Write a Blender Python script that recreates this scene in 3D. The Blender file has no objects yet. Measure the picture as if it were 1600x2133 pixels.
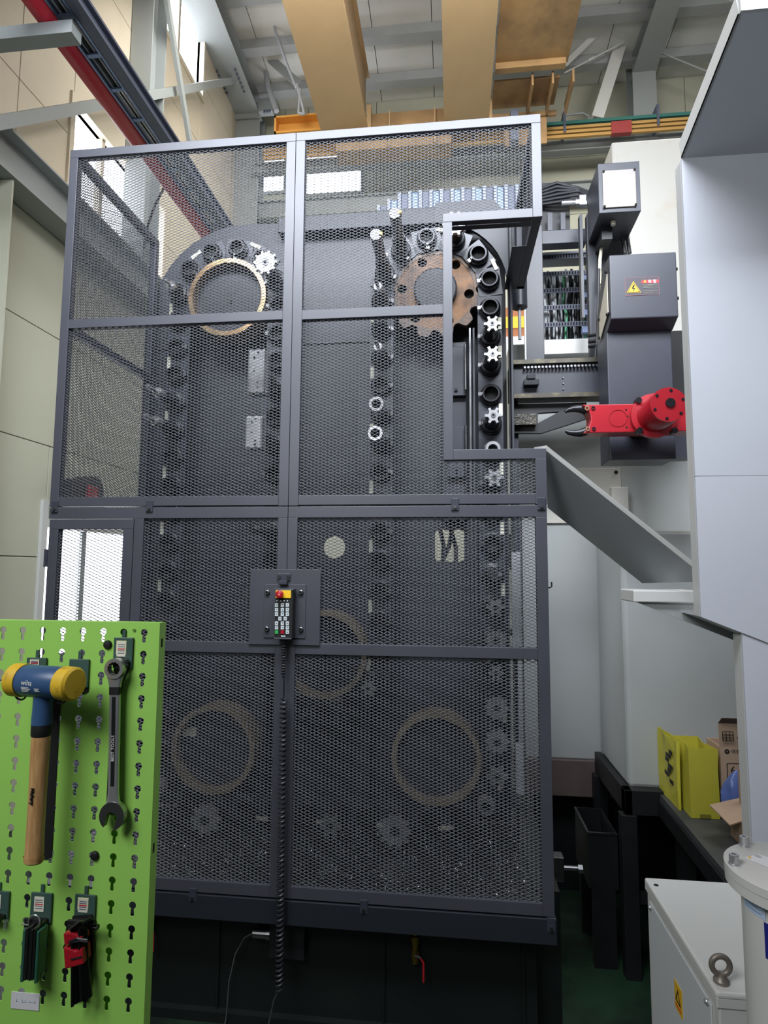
import bpy, bmesh, math, random
import numpy as np
from mathutils import Vector, Matrix
random.seed(7); rng = np.random.default_rng(7)
sc = bpy.context.scene
COL = sc.collection
PI = math.pi; TAU = 2 * math.pi

# ------------------------------------------------------------------ camera
CAMZ = 2.4; FPX = 1250.0
_y, _p, _r = [math.radians(a) for a in (6.5157, 5.4161, 0.3487)]
_f = Vector((-math.sin(_y) * math.cos(_p), math.cos(_y) * math.cos(_p), math.sin(_p)))
_rt = Vector((math.cos(_y), math.sin(_y), 0)); _up = _rt.cross(_f)
_rt, _up = _rt * math.cos(_r) + _up * math.sin(_r), _up * math.cos(_r) - _rt * math.sin(_r)
CAMP = Vector((0, 0, CAMZ))
cam = bpy.data.cameras.new('camera'); camo = bpy.data.objects.new('camera', cam); COL.objects.link(camo)
cam.sensor_fit = 'HORIZONTAL'; cam.sensor_width = 36.0; cam.lens = 36.0 * FPX / 1600.0
cam.clip_start = 0.05; cam.clip_end = 200
M = Matrix((( _rt.x, _up.x, -_f.x, 0), (_rt.y, _up.y, -_f.y, 0), (_rt.z, _up.z, -_f.z, 0), (0, 0, 0, 1)))
camo.matrix_world = Matrix.Translation(CAMP) @ M
sc.camera = camo

# ------------------------------------------------------------------ world, lights, exposure
world = bpy.data.worlds.new('hall_ambient'); sc.world = world; world.use_nodes = True
bgn = world.node_tree.nodes['Background']
bgn.inputs[0].default_value = (0.80, 0.88, 1.0, 1); bgn.inputs[1].default_value = 0.04

def area(name, loc, target, sx, sy, power, col, spread=180):
    l = bpy.data.lights.new(name, 'AREA'); l.shape = 'RECTANGLE'; l.size = sx; l.size_y = sy
    l.energy = power; l.color = col; l.spread = math.radians(spread)
    o = bpy.data.objects.new(name, l); COL.objects.link(o); o.location = loc
    o.rotation_euler = (Vector(target) - Vector(loc)).to_track_quat('-Z', 'Y').to_euler()
    return o
area('pegboard_fill', (-1.4, -0.5, 4.0), (-0.3, 1.2, 2.2), 1.4, 1.0, 50, (0.96, 0.98, 1.0))  # unseen fill lamp added near the camera to brighten the pegboard
area('cage_top_fill', (-0.4, 0.9, 6.2), (-0.4, 3.2, 4.7), 4.4, 1.2, 195, (0.88, 0.93, 1.0), 100)  # unseen lamp added low over the cage so the frame darkens downwards
area('hall_light_middle', (-0.6, 6.0, 9.3), (-0.6, 8.5, 7.0), 5.0, 1.5, 230, (1.0, 0.98, 0.94))
area('hall_light_right', (4.5, 4.0, 9.5), (3.0, 7.0, 4.0), 3.0, 3.0, 240, (1.0, 0.97, 0.92))
sc.view_settings.view_transform = 'Standard'; sc.view_settings.look = 'None'
sc.view_settings.gamma = 1.0; sc.view_settings.exposure = 0.25
sc.view_settings.use_curve_mapping = False
sc.cycles.max_bounces = 6; sc.cycles.diffuse_bounces = 3; sc.cycles.glossy_bounces = 3; sc.cycles.transmission_bounces = 2

# ------------------------------------------------------------------ pixel -> place (image taken as 1600 x 2133)
def ray(px, py): return _f * FPX + _rt * (px - 800) - _up * (py - 1066.5)
def PY(px, py, Y): d = ray(px, py); return CAMP + d * (Y / d.y)
def PX(px, py, X): d = ray(px, py); return CAMP + d * (X / d.x)
def PZ(px, py, Z): d = ray(px, py); return CAMP + d * ((Z - CAMZ) / d.z)
def XR(l, r, y, Y): return PY(l, y, Y).x, PY(r, y, Y).x
def rect(l, t, r, b, Y):
    mx, my = (l + r) / 2, (t + b) / 2
    return PY(l, my, Y).x, PY(r, my, Y).x, PY(mx, b, Y).z, PY(mx, t, Y).z

# ------------------------------------------------------------------ materials
def lin(c):
    return tuple(((v / 255) / 12.92 if v / 255 <= 0.04045 else ((v / 255 + 0.055) / 1.055) ** 2.4) for v in c)
MATS = {}
def mat(name, rgb, rough=0.5, metal=0.0, var=0.0, scale=6.0, rgb2=None, bump=0.0, bscale=60.0, emit=0.0, alpha=None, spec=0.5,
        stretch=None, thresh=None, trans=0.0):
    if name in MATS: return MATS[name]
    m = bpy.data.materials.new(name); m.use_nodes = True; nt = m.node_tree; n = nt.nodes; L = nt.links
    b = n['Principled BSDF']
    b.inputs['Roughness'].default_value = rough; b.inputs['Metallic'].default_value = metal
    b.inputs['Specular IOR Level'].default_value = spec
    c = lin(rgb); b.inputs['Base Color'].default_value = (*c, 1)
    if emit:
        b.inputs['Emission Color'].default_value = (*c, 1); b.inputs['Emission Strength'].default_value = emit
    if trans: b.inputs['Transmission Weight'].default_value = trans
    if var or rgb2:
        tc = n.new('ShaderNodeTexCoord'); mp = n.new('ShaderNodeMapping'); L.new(tc.outputs['Object'], mp.inputs[0])
        if stretch: mp.inputs['Scale'].default_value = stretch
        t = n.new('ShaderNodeTexNoise'); t.inputs['Scale'].default_value = scale; t.inputs['Detail'].default_value = 6
        t.inputs['Roughness'].default_value = 0.62
        L.new(mp.outputs[0], t.inputs['Vector'])
        cr = n.new('ShaderNodeValToRGB'); L.new(t.outputs['Fac'], cr.inputs[0])
        if rgb2:
            lo, hi = thresh or (0.35, 0.65)
            cr.color_ramp.elements[0].position = lo; cr.color_ramp.elements[1].position = hi
            cr.color_ramp.elements[0].color = (*c, 1); cr.color_ramp.elements[1].color = (*lin(rgb2), 1)
        else:
            cr.color_ramp.elements[0].position = 0.3; cr.color_ramp.elements[1].position = 0.7
            cr.color_ramp.elements[0].color = (*[v * (1 - var) for v in c], 1)
            cr.color_ramp.elements[1].color = (*[min(1, v * (1 + var)) for v in c], 1)
        L.new(cr.outputs[0], b.inputs['Base Color'])
    if bump:
        tc2 = n.new('ShaderNodeTexCoord')
        t2 = n.new('ShaderNodeTexNoise'); t2.inputs['Scale'].default_value = bscale; t2.inputs['Detail'].default_value = 3
        L.new(tc2.outputs['Object'], t2.inputs['Vector'])
        bp = n.new('ShaderNodeBump'); bp.inputs['Strength'].default_value = bump; bp.inputs['Distance'].default_value = 0.01
        L.new(t2.outputs['Fac'], bp.inputs['Height']); L.new(bp.outputs[0], b.inputs['Normal'])
    MATS[name] = m
    return m
GUARD = mat('guard_paint', (64, 65, 73), 0.45, var=0.10, scale=3.0)
MESHM = mat('mesh_paint', (90, 92, 98), 0.42)
BLACKP = mat('black_machine_paint', (52, 54, 64), 0.42, var=0.16, scale=4.0)
DARKP = mat('dark_grey_plate', (42, 44, 52), 0.5, var=0.15, scale=2.5)
PITCH = mat('oily_black', (20, 21, 24), 0.5, var=0.3, scale=5.0)
TANKM = mat('tank_dark_green', (14, 20, 19), 0.5, var=0.25, scale=3.0)
HOLE = mat('deep_black', (8, 8, 9), 0.8)
STEEL = mat('bright_steel', (194, 194, 197), 0.30, 0.7, var=0.15, scale=25.0)
CHROME = mat('chrome', (196, 198, 198), 0.22, 0.75)
DULL = mat('dull_steel', (120, 120, 122), 0.35, 1.0, var=0.2, scale=18.0)
HOLDER = mat('tool_holder_black', (44, 44, 48), 0.34, 0.6, var=0.25, scale=14.0)
RUST = mat('rusty_sprocket', (150, 112, 80), 0.6, 0.3, rgb2=(92, 78, 70), scale=9.0, bump=0.2)
RUSTG = mat('grimy_rim', (86, 80, 80), 0.55, 0.5, rgb2=(120, 100, 84), scale=30.0, bump=0.25)
BRASSR = mat('brassy_ring', (190, 168, 130), 0.3, 0.9, rgb2=(165, 130, 92), scale=7.0)
BROWNR = mat('brown_ring', (150, 132, 108), 0.45, 0.3, var=0.2, scale=7.0)
BRASS = mat('brass', (176, 140, 70), 0.3, 1.0)
PAPER = mat('tag_paper', (226, 224, 205), 0.7)
WHITEP = mat('white_panel', (206, 209, 218), 0.36, var=0.03, scale=1.5)
WHITEC = mat('white_column', (196, 194, 187), 0.42, rgb2=(190, 176, 158), thresh=(0.52, 0.80), scale=2.6)
GREYC = mat('grey_column_face', (168, 171, 170), 0.38, var=0.06, scale=1.3)
OFFW = mat('off_white_enamel', (208, 208, 205), 0.34, var=0.03, scale=3.0)
RED = mat('signal_red', (164, 24, 38), 0.35, var=0.10, scale=6.0)
GREEN = mat('pegboard_green', (158, 214, 100), 0.42, var=0.03, scale=9.0)
WALLM = mat('wall_cream', (196, 197, 180), 0.55, var=0.03, scale=1.0)
WALLT = mat('wall_tan', (214, 203, 182), 0.55, var=0.04, scale=1.0)
JOINT = mat('wall_joint', (120, 118, 106), 0.8)
BEAMG = mat('beam_grey', (158, 164, 164), 0.5, var=0.05, scale=1.5)
ROOFW = mat('roof_white', (236, 237, 233), 0.5, var=0.04, scale=2.0)
PURL = mat('purlin_grey', (178, 182, 184), 0.5, var=0.06, scale=2.0)
CRANE = mat('crane_ochre', (182, 154, 116), 0.5, var=0.06, scale=1.2)
CRANED = mat('crane_ochre_dirty', (164, 132, 90), 0.55, rgb2=(112, 90, 66), thresh=(0.42, 0.72), scale=1.6)
YELLOWC = mat('conductor_yellow', (200, 158, 92), 0.5)
GREENC = mat('conductor_green', (60, 120, 112), 0.5)
PIPER = mat('pipe_red', (196, 44, 62), 0.4, var=0.06, scale=5.0)
TRAYM = mat('tray_steel_blue', (112, 128, 158), 0.4, 0.6)
RAILM = mat('rail_slate', (92, 98, 116), 0.5)
DAY = mat('daylight_pane', (244, 247, 255), 0.4, emit=4.2)
FLOORM = mat('floor_green_epoxy', (34, 58, 42), 0.32, rgb2=(22, 26, 24), thresh=(0.42, 0.62), scale=1.8, bump=0.05, bscale=25)
RUBBER = mat('black_rubber', (22, 22, 24), 0.55)
CABLE = mat('cable_black', (34, 35, 40), 0.45)
CABLEG = mat('cable_grey', (176, 180, 186), 0.45)
CABLEW = mat('cable_cream', (206, 200, 180), 0.5)
INK = mat('ink_black', (26, 24, 24), 0.7)
INKR = mat('ink_red', (200, 44, 50), 0.7)
WHITEI = mat('ink_white', (236, 236, 232), 0.6)
INKBL = mat('ink_grey_blue', (120, 150, 185), 0.6)
YEL = mat('warning_yellow', (236, 190, 34), 0.5)
REDL = mat('label_red', (206, 34, 48), 0.5)

# ------------------------------------------------------------------ mesh builder
class MB:
    def __init__(s): s.v = []; s.f = []
    def add(s, vs, fs, mtx=None):
        o = len(s.v)
        s.v += [mtx @ Vector(v) if mtx is not None else Vector(v) for v in vs]
        s.f += [tuple(i + o for i in f) for f in fs]
        return s
    def box(s, x0, x1, y0, y1, z0, z1, mtx=None):
        x0, x1 = min(x0, x1), max(x0, x1); y0, y1 = min(y0, y1), max(y0, y1); z0, z1 = min(z0, z1), max(z0, z1)
        return s.add([(x0,y0,z0),(x1,y0,z0),(x1,y1,z0),(x0,y1,z0),(x0,y0,z1),(x1,y0,z1),(x1,y1,z1),(x0,y1,z1)],
                     [(0,3,2,1),(4,5,6,7),(0,1,5,4),(1,2,6,5),(2,3,7,6),(3,0,4,7)], mtx)
    def hexa(s, p):  # 8 points: bottom ring then top ring
        return s.add(p, [(0,3,2,1),(4,5,6,7),(0,1,5,4),(1,2,6,5),(2,3,7,6),(3,0,4,7)])
    def cyl(s, a, b, r, n=16, r2=None, caps=True):
        a, b = Vector(a), Vector(b); r2 = r if r2 is None else r2
        d = (b - a).normalized(); q = d.orthogonal().normalized(); w = d.cross(q)
        vs = [a + (q * math.cos(TAU*i/n) + w * math.sin(TAU*i/n)) * r for i in range(n)]
        vs += [b + (q * math.cos(TAU*i/n) + w * math.sin(TAU*i/n)) * r2 for i in range(n)]
        fs = [(i, (i+1) % n, n+(i+1) % n, n+i) for i in range(n)]
        if caps: fs += [tuple(range(n-1, -1, -1)), tuple(range(n, 2*n))]
        return s.add(vs, fs)
    def ring(s, a, b, ro, ri, n=24):  # hollow cylinder
        a, b = Vector(a), Vector(b); d = (b - a).normalized(); q = d.orthogonal().normalized(); w = d.cross(q)
        c = [(q * math.cos(TAU*i/n) + w * math.sin(TAU*i/n)) for i in range(n)]
        vs = [a + k*ro for k in c] + [b + k*ro for k in c] + [a + k*ri for k in c] + [b + k*ri for k in c]
        fs = []
        for i in range(n):
            j = (i+1) % n
            fs += [(i, j, n+j, n+i), (2*n+j, 2*n+i, 3*n+i, 3*n+j), (j, i, 2*n+i, 2*n+j), (n+i, n+j, 3*n+j, 3*n+i)]
        return s.add(vs, fs)
    def lathe(s, prof, n=24, mtx=None, caps=True):  # profile (r, h) turned about the local +Z
        vs = []; fs = []
        for r, h in prof:
            vs += [(r*math.cos(TAU*i/n), r*math.sin(TAU*i/n), h) for i in range(n)]
        for k in range(len(prof)-1):
            fs += [(k*n+i, k*n+(i+1) % n, (k+1)*n+(i+1) % n, (k+1)*n+i) for i in range(n)]
        if caps: fs += [tuple(range(n-1, -1, -1)), tuple(range((len(prof)-1)*n, len(prof)*n))]
        return s.add(vs, fs, mtx)
    def tube(s, pts, r, n=8, caps=True):
        pts = [Vector(p) for p in pts]; m = len(pts); o = []
        t0 = (pts[1]-pts[0]).normalized(); q = t0.orthogonal().normalized()
        for i, p in enumerate(pts):
            t = (pts[min(i+1, m-1)] - pts[max(i-1, 0)]).normalized()
            q = (q - t*q.dot(t)).normalized(); w = t.cross(q); rr = r[i] if isinstance(r, (list, tuple)) else r
            o += [p + (q*math.cos(TAU*k/n) + w*math.sin(TAU*k/n))*rr for k in range(n)]
        fs = [(i*n+k, i*n+(k+1) % n, (i+1)*n+(k+1) % n, (i+1)*n+k) for i in range(m-1) for k in range(n)]
        if caps: fs += [tuple(range(n-1, -1, -1)), tuple(range((m-1)*n, m*n))]
        return s.add(o, fs)
    def bar(s, a, b, w, h, up=(0, 0, 1)):  # rectangular bar from a to b
        a, b = Vector(a), Vector(b); d = (b-a).normalized(); u = Vector(up); q = d.cross(u)
        if q.length < 1e-4: q = d.orthogonal()
        q.normalize(); u = q.cross(d)
        c = [(-w/2, -h/2), (w/2, -h/2), (w/2, h/2), (-w/2, h/2)]
        return s.hexa([a + q*x + u*y for x, y in c] + [b + q*x + u*y for x, y in c])
    def prism(s, poly, y0, y1):  # polygon of (x, z) extruded along y
        n = len(poly)
        vs = [(x, y0, z) for x, z in poly] + [(x, y1, z) for x, z in poly]
        return s.add(vs, [tuple(range(n)), tuple(range(2*n-1, n-1, -1))] + [((i+1) % n, i, n+i, n+(i+1) % n) for i in range(n)])
    def slab(s, pts, nrm):  # polygon of 3D points thickened along nrm
        pts = [Vector(p) for p in pts]; n = len(pts); nrm = Vector(nrm)
        return s.add(pts + [p + nrm for p in pts], [tuple(range(n)), tuple(range(2*n-1, n-1, -1))] + [((i+1) % n, i, n+i, n+(i+1) % n) for i in range(n)])
    def sphere(s, c, r, n=12, sc_=(1, 1, 1)):
        c = Vector(c); m = n//2
        prof = [(max(1e-4, math.sin(PI*k/m))*r, -math.cos(PI*k/m)*r) for k in range(m+1)]
        return s.lathe(prof, n, Matrix.Translation(c) @ Matrix.Diagonal((*sc_, 1)))
    def center_base(s):
        xs = [v.x for v in s.v]; ys = [v.y for v in s.v]; zs = [v.z for v in s.v]
        return Vector(((min(xs)+max(xs))/2, (min(ys)+max(ys))/2, min(zs)))

WORLD = {}
def mesh_data(name, mb, m, origin, smooth=False, flip=False):
    me = bpy.data.meshes.new(name)
    me.from_pydata([tuple(v - origin) for v in mb.v], [], mb.f)
    bm = bmesh.new(); bm.from_mesh(me); bmesh.ops.recalc_face_normals(bm, faces=bm.faces); bm.to_mesh(me); bm.free()
    if m: me.materials.append(m)
    if smooth:
        for p in me.polygons: p.use_smooth = True
        try: me.set_sharp_from_angle(angle=math.radians(40))
        except Exception: pass
    return me
def finish(o, bevel):
    if bevel:
        md = o.modifiers.new('bevel', 'BEVEL'); md.width = bevel; md.segments = 2; md.limit_method = 'ANGLE'; md.angle_limit = math.radians(50)
        md.harden_normals = False
def thing(name, label, cat, loc, group=None, kind=None):
    o = bpy.data.objects.new(name, None); COL.objects.link(o); o.location = loc; o.empty_display_size = 0.1
    o['label'] = label; o['category'] = cat
    if group: o['group'] = group
    if kind: o['kind'] = kind
    WORLD[o.name] = Vector(loc)
    return o
def part(name, mb, m, parent, smooth=False, bevel=0, label=None, kind=None):
    org = mb.center_base() if False else WORLD[parent.name]
    o = bpy.data.objects.new(name, mesh_data(name, mb, m, org, smooth)); COL.objects.link(o)
    o.parent = parent; WORLD[o.name] = org
    if label: o['label'] = label
    if kind: o['kind'] = kind
    finish(o, bevel)
    return o
def solo(name, mb, m, label, cat, group=None, smooth=False, bevel=0, kind=None):
    org = mb.center_base()
    o = bpy.data.objects.new(name, mesh_data(name, mb, m, org, smooth)); COL.objects.link(o); o.location = org
    o['label'] = label
    if cat: o['category'] = cat
    if group: o['group'] = group
    if kind: o['kind'] = kind
    WORLD[o.name] = org
    finish(o, bevel)
    return o
def struct(name, mb, m, label, smooth=False, bevel=0):
    return solo(name, mb, m, label, None, None, smooth, bevel, kind='structure')
def dup(root, loc, label=None, rot=None):
    r = root.copy(); COL.objects.link(r); r.location = loc
    if rot is not None: r.rotation_euler = rot
    if label: r['label'] = label
    for ch in list(root.children):
        c = ch.copy(); COL.objects.link(c); c.parent = r
        for g in list(ch.children):
            d = g.copy(); COL.objects.link(d); d.parent = c
    return r
def flat(name, loops, y0, y1, res=0):
    """(x, z) outline with holes, as an MB slab between y0 and y1 (2D curve fill)."""
    cu = bpy.data.curves.new('tmp', 'CURVE'); cu.dimensions = '2D'; cu.fill_mode = 'BOTH'; cu.extrude = abs(y1-y0)/2
    for lp in loops:
        sp = cu.splines.new('POLY'); sp.points.add(len(lp)-1); sp.use_cyclic_u = True
        for p, (x, z) in zip(sp.points, lp): p.co = (x, z, 0, 1)
    ob = bpy.data.objects.new('tmp', cu); COL.objects.link(ob)
    dg = bpy.context.evaluated_depsgraph_get(); me = bpy.data.meshes.new_from_object(ob.evaluated_get(dg))
    mb = MB(); ym = (y0+y1)/2
    mb.v = [Vector((v.co.x, ym - v.co.z, v.co.y)) for v in me.vertices]; mb.f = [tuple(p.vertices) for p in me.polygons]
    bpy.data.objects.remove(ob); bpy.data.curves.remove(cu); bpy.data.meshes.remove(me)
    return mb
def circ(cx, cz, r, n=24, a0=0): return [(cx + r*math.cos(a0+TAU*i/n), cz + r*math.sin(a0+TAU*i/n)) for i in range(n)]
def text_mb(body, size, mtx, thick=0.0004, align='CENTER'):
    """flat lettering; local x along the line, local y up, placed by mtx"""
    cu = bpy.data.curves.new('tmp', 'FONT'); cu.body = body; cu.size = size; cu.extrude = thick; cu.align_x = align; cu.align_y = 'CENTER'
    cu.resolution_u = 2
    ob = bpy.data.objects.new('tmp', cu); COL.objects.link(ob)
    dg = bpy.context.evaluated_depsgraph_get(); me = bpy.data.meshes.new_from_object(ob.evaluated_get(dg))
    mb = MB(); mb.v = [mtx @ v.co for v in me.vertices]; mb.f = [tuple(p.vertices) for p in me.polygons]
    bpy.data.objects.remove(ob); bpy.data.curves.remove(cu); bpy.data.meshes.remove(me)
    return mb
def face_front(x, y, z, roll=0.0):  # matrix: local x -> +X, local y -> +Z, facing the -Y side
    return Matrix.Translation((x, y, z)) @ Matrix.Rotation(PI/2, 4, 'X') @ Matrix.Rotation(roll, 4, 'Z')

# ================================================================== the setting
def flatX(loops, x0, x1):
    mb = flat('t', loops, x0, x1); mb.v = [Vector((v.y, v.x, v.z)) for v in mb.v]; return mb
def cut_rect(rc, holes):
    out = [rc]
    for (h0, h1, k0, k1) in holes:
        nxt = []
        for (a, b, c, d) in out:
            if h0 >= b or h1 <= a or k0 >= d or k1 <= c: nxt.append((a, b, c, d)); continue
            if a < h0: nxt.append((a, h0, c, d))
            if h1 < b: nxt.append((h1, b, c, d))
            m0, m1 = max(a, h0), min(b, h1)
            if c < k0: nxt.append((m0, m1, c, k0))
            if k1 < d: nxt.append((m0, m1, k1, d))
        out = nxt
    return [r for r in out if r[1]-r[0] > 0.02 and r[3]-r[2] > 0.02]
def rloop(r): return [(r[0], r[2]), (r[1], r[2]), (r[1], r[3]), (r[0], r[3])]

floor = struct('floor', MB().box(-4.2, 9, -4, 10.8, -0.1, 0), FLOORM, 'dark green epoxy factory floor stained with black oil')

LW = -4.0; FW = 10.6
door_r = (5.50, 7.32, 0.0, 2.79); w2 = (5.56, 7.55, 6.36, 7.36); w1 = (7.32, 8.62, 9.98, 11.25)
wl = struct('wall_left', flatX([[(-4, 0), (5.50, 0), (5.50, 2.79), (7.32, 2.79), (7.32, 0), (10.8, 0), (10.8, 11.9), (-4, 11.9)], rloop(w2), rloop(w1)], LW-0.16, LW-0.05),
            JOINT, 'tall left factory wall of cream and tan panels with high windows')
rows = [0, 1.39, 2.495, 3.60, 4.722, 5.84, 6.94, 8.05, 9.15, 10.25, 11.4]
colsY = [-4, 1.6, 4.78, 7.95, 10.6]
for i in range(len(rows)-1):
    for j in range(len(colsY)-1):
        for (a, b, c, d) in cut_rect((colsY[j], colsY[j+1], rows[i], rows[i+1]), [door_r, w2, w1]):
            part('panel', MB().box(LW-0.05, LW, a+0.004, b-0.004, c+0.004, d-0.004), WALLT if rows[i] > 5.7 else WALLM, wl, bevel=0.004)
def window_left(name, r, mull, label):
    w = struct(name, flatX([[(r[0]-.07, r[2]-.07), (r[1]+.07, r[2]-.07), (r[1]+.07, r[3]+.07), (r[0]-.07, r[3]+.07)], rloop(r)], LW-0.12, LW+0.03), WALLT, label)
    ms = [r[0]] + mull + [r[1]]
    for a, b in zip(ms[:-1], ms[1:]):
        part('pane', MB().box(LW-0.11, LW-0.09, a, b, r[2], r[3]), DAY, w)
    for y in mull: part('mullion', MB().box(LW-0.12, LW-0.02, y-.03, y+.03, r[2], r[3]), WALLT, w)
    return w
window_left('window_1', w1, [7.85], 'upper bright window high on left wall beside grey column')
window_left('window_2', w2, [6.15, 6.8], 'long bright window seen through the upper left mesh')
d1 = struct('door_1', MB().box(LW-0.12, LW+0.03, 5.42, 5.50, 0, 3.05).box(LW-0.12, LW+0.03, 7.32, 7.40, 0, 2.87).box(LW-0.12, LW+0.03, 5.50, 7.32, 2.79, 2.87),
            mat('door_frame_white', (210, 212, 212), 0.45), 'bright daylit doorway in left wall seen through mesh door')
for a, b in ((5.50, 6.20), (6.28, 7.32)): (part('pane', MB().box(LW-0.11, LW-0.09, a, b, 1.50, 2.79), DAY, d1), part('kick_panel', MB().box(LW-0.11, LW-0.08, a, b, 0.02, 1.50), RAILM, d1))
part('stile', MB().box(LW-0.12, LW-0.06, 6.20, 6.28, 0, 2.79), BEAMG, d1)

# far wall
w3 = (*XR(482, 592, 365, FW), PY(537, 402, FW).z, PY(537, 325, FW).z)
w4 = (*XR(640, 752, 365, FW), PY(700, 402, FW).z, PY(700, 325, FW).z)
wb = struct('wall_back', flat('t', [[(-4.2, 0), (9, 0), (9, 11.3), (-4.2, 11.3)], rloop(w3), rloop(w4)], FW+.05, FW+.16), JOINT,
            'far factory wall of pale panels behind the machine')
colsX = [-4.2, -1.4, 1.4, 4.2, 9]
rowsb = [0, 1.1, 2.2, 3.3, 4.4, 5.5, 6.6, 7.7, 8.8, 9.9, 11.3]
for i in range(len(rowsb)-1):
    for j in range(len(colsX)-1):
        for (a, b, c, d) in cut_rect((colsX[j], colsX[j+1], rowsb[i], rowsb[i+1]), [w3, w4]):
            part('panel', MB().box(a+.004, b-.004, FW, FW+.05, c+.004, d-.004), WALLM, wb, bevel=0.004)
for nm, r, lb in (('window_3', w3, 'small bright window on the far wall, left of the middle post'), ('window_4', w4, 'small bright window on the far wall, right of the middle post')):
    w = struct(nm, flat('t', [[(r[0]-.06, r[2]-.06), (r[1]+.06, r[2]-.06), (r[1]+.06, r[3]+.06), (r[0]-.06, r[3]+.06)], rloop(r)], FW-.03, FW+.12), BEAMG, lb)
    part('pane', MB().box(r[0], r[1], FW-.01, FW+.01, r[2], r[3]), DAY, w)

# roof: sloping up from the far eave towards the viewer
def roofz(y): return 11.3 + 0.10*(FW-y)
rf = struct('ceiling', MB().hexa([(-4.3, -4, roofz(-4)+.10), (9, -4, roofz(-4)+.10), (9, 10.8, roofz(10.8)+.10), (-4.3, 10.8, roofz(10.8)+.10),
                                  (-4.3, -4, roofz(-4)+.2), (9, -4, roofz(-4)+.2), (9, 10.8, roofz(10.8)+.2), (-4.3, 10.8, roofz(10.8)+.2)]), PURL,
            'sloping white sheet roof with grey purlins')
xs = -4.3
while xs < 8.9:
    a, b = xs+.006, xs+1.0-.006
    part('roof_sheet', MB().hexa([(a, -4, roofz(-4)), (b, -4, roofz(-4)), (b, 10.75, roofz(10.75)), (a, 10.75, roofz(10.75)),
                                  (a, -4, roofz(-4)+.09), (b, -4, roofz(-4)+.09), (b, 10.75, roofz(10.75)+.09), (a, 10.75, roofz(10.75)+.09)]), ROOFW, rf)
    xs += 1.0
for k in range(9):
    y = 10.1 - 0.85*k
    part('purlin', MB().box(-4.2, 8.9, y-.09, y+.09, roofz(y)-.17, roofz(y)-.005), PURL, rf)

# steel frame
def hbeam(mb, a, b, w, h, t=0.02, up=(0, 0, 1)):
    a, b = Vector(a), Vector(b); d = (b-a).normalized(); u = Vector(up); u = (u - d*u.dot(d)).normalized()
    mb.bar(a + u*(h/2-t/2), b + u*(h/2-t/2), w, t, u); mb.bar(a - u*(h/2-t/2), b - u*(h/2-t/2), w, t, u); mb.bar(a, b, t, h-2*t, u)
    return mb
def steel(name, mb, m, label, cat): return solo(name, mb, m, label, cat)
steel('wall_beam', hbeam(MB(), (-3.85, -3, 5.93), (-3.85, 10.5, 5.93), .26, .40), BEAMG, 'grey steel beam running along the left wall under tan panels', 'beam')
steel('steel_column', hbeam(MB(), (-3.87, 4.35, 0), (-3.87, 4.35, 5.72), .24, .30, up=(0, 1, 0)), WALLM, 'pale column at the left picture edge under the wall beam', 'column')
cA = PX(308, 150, -3.85)
steel('steel_column', hbeam(MB(), (-3.85, cA.y, 6.14), (-3.85, cA.y, 11.4), .28, .36, up=(0, 1, 0)), BEAMG, 'grey column rising between the two high left windows', 'column')
cB = PY(519, 200, 10.3); wB = XR(490, 549, 200, 10.3)
sB = thing('steel_column', 'grey corner column with bolted end plate left of the crane girder', 'column', (cB.x, 10.3, 0))
part('shaft', hbeam(MB(), (cB.x, 10.3, 0), (cB.x, 10.3, 11.0), wB[1]-wB[0], .34, up=(0, 1, 0)), BEAMG, sB)
part('rafter', hbeam(MB(), (cB.x, 10.3, 11.0), (cB.x, 3.0, 11.45), wB[1]-wB[0], .34), BEAMG, sB)
part('end_plate', MB().box(wB[0]-.02, wB[1]+.02, 10.08, 10.11, 10.75, 11.05), BEAMG, sB)
ep = MB()
for i in range(2):
    for j in range(6):
        x = wB[0] + (.12 if i == 0 else wB[1]-wB[0]-.12); y = 9.6 - j*.09
        ep.cyl((x, y, 11.04-.19+.045*(10.3-y)-.03), (x, y, 11.04-.19+.045*(10.3-y)), .02, 6)
part('bolt_rows', ep, RAILM, sB)
cC = PY(1334, 140, 10.2); wC = XR(1310, 1358, 140, 10.2)
sC = thing('steel_column', 'pale grey column above the conductor rails right of the crane', 'column', (cC.x, 10.2, 0))
part('shaft', hbeam(MB(), (cC.x, 10.2, 0), (cC.x, 10.2, 11.35), wC[1]-wC[0], .36, up=(0, 1, 0)), BEAMG, sC)
part('rafter', hbeam(MB(), (cC.x, 10.2, 11.1), (cC.x, 3.0, 11.62), wC[1]-wC[0], .30), BEAMG, sC)
a, b = PY(1243, 250, 10.0), PY(1300, 70, 10.0)
steel('diagonal_brace', hbeam(MB(), (a.x, 10.0, a.z), (b.x, 10.0, b.z), .20, .16, up=(0, 1, 0)), ROOFW, 'white diagonal steel brace leaning against the pale column', 'brace')
a, b = PY(1176, 135, 9.7), PY(1298, 18, 9.7)
steel('flat_brace', MB().bar(a, b, .10, .012, (0, 1, 0)), ROOFW, 'thin flat brace rising from walkway to column top', 'brace')
a, b = PY(1176, 152, 9.8), PY(1300, 88, 9.8)
steel('tie_rod', MB().cyl(a, b, .012, 8).cyl(a.lerp(b, .4), a.lerp(b, .5), .024, 8), ROOFW, 'tie rod with turnbuckle left of the white diagonal brace', 'rod')
a, b = PY(1300, 95, 9.9), PY(1318, 0, 9.9)
steel('tie_rod', MB().cyl(a, b, .016, 8), ROOFW, 'thin rod climbing beside the pale column top', 'rod')
a, b = PY(1352, 100, 9.9), PY(1500, 160, 9.9)
steel('tie_rod', MB().cyl(a, b, .014, 8).cyl(a, a.lerp(b, .12), .03, 8), PURL, 'grey tie rod under the dark roof right of the column', 'rod')
a, b = PY(1178, 240, 10.0), PY(1232, 246, 10.0); c = PY(1230, 262, 10.0)
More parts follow.
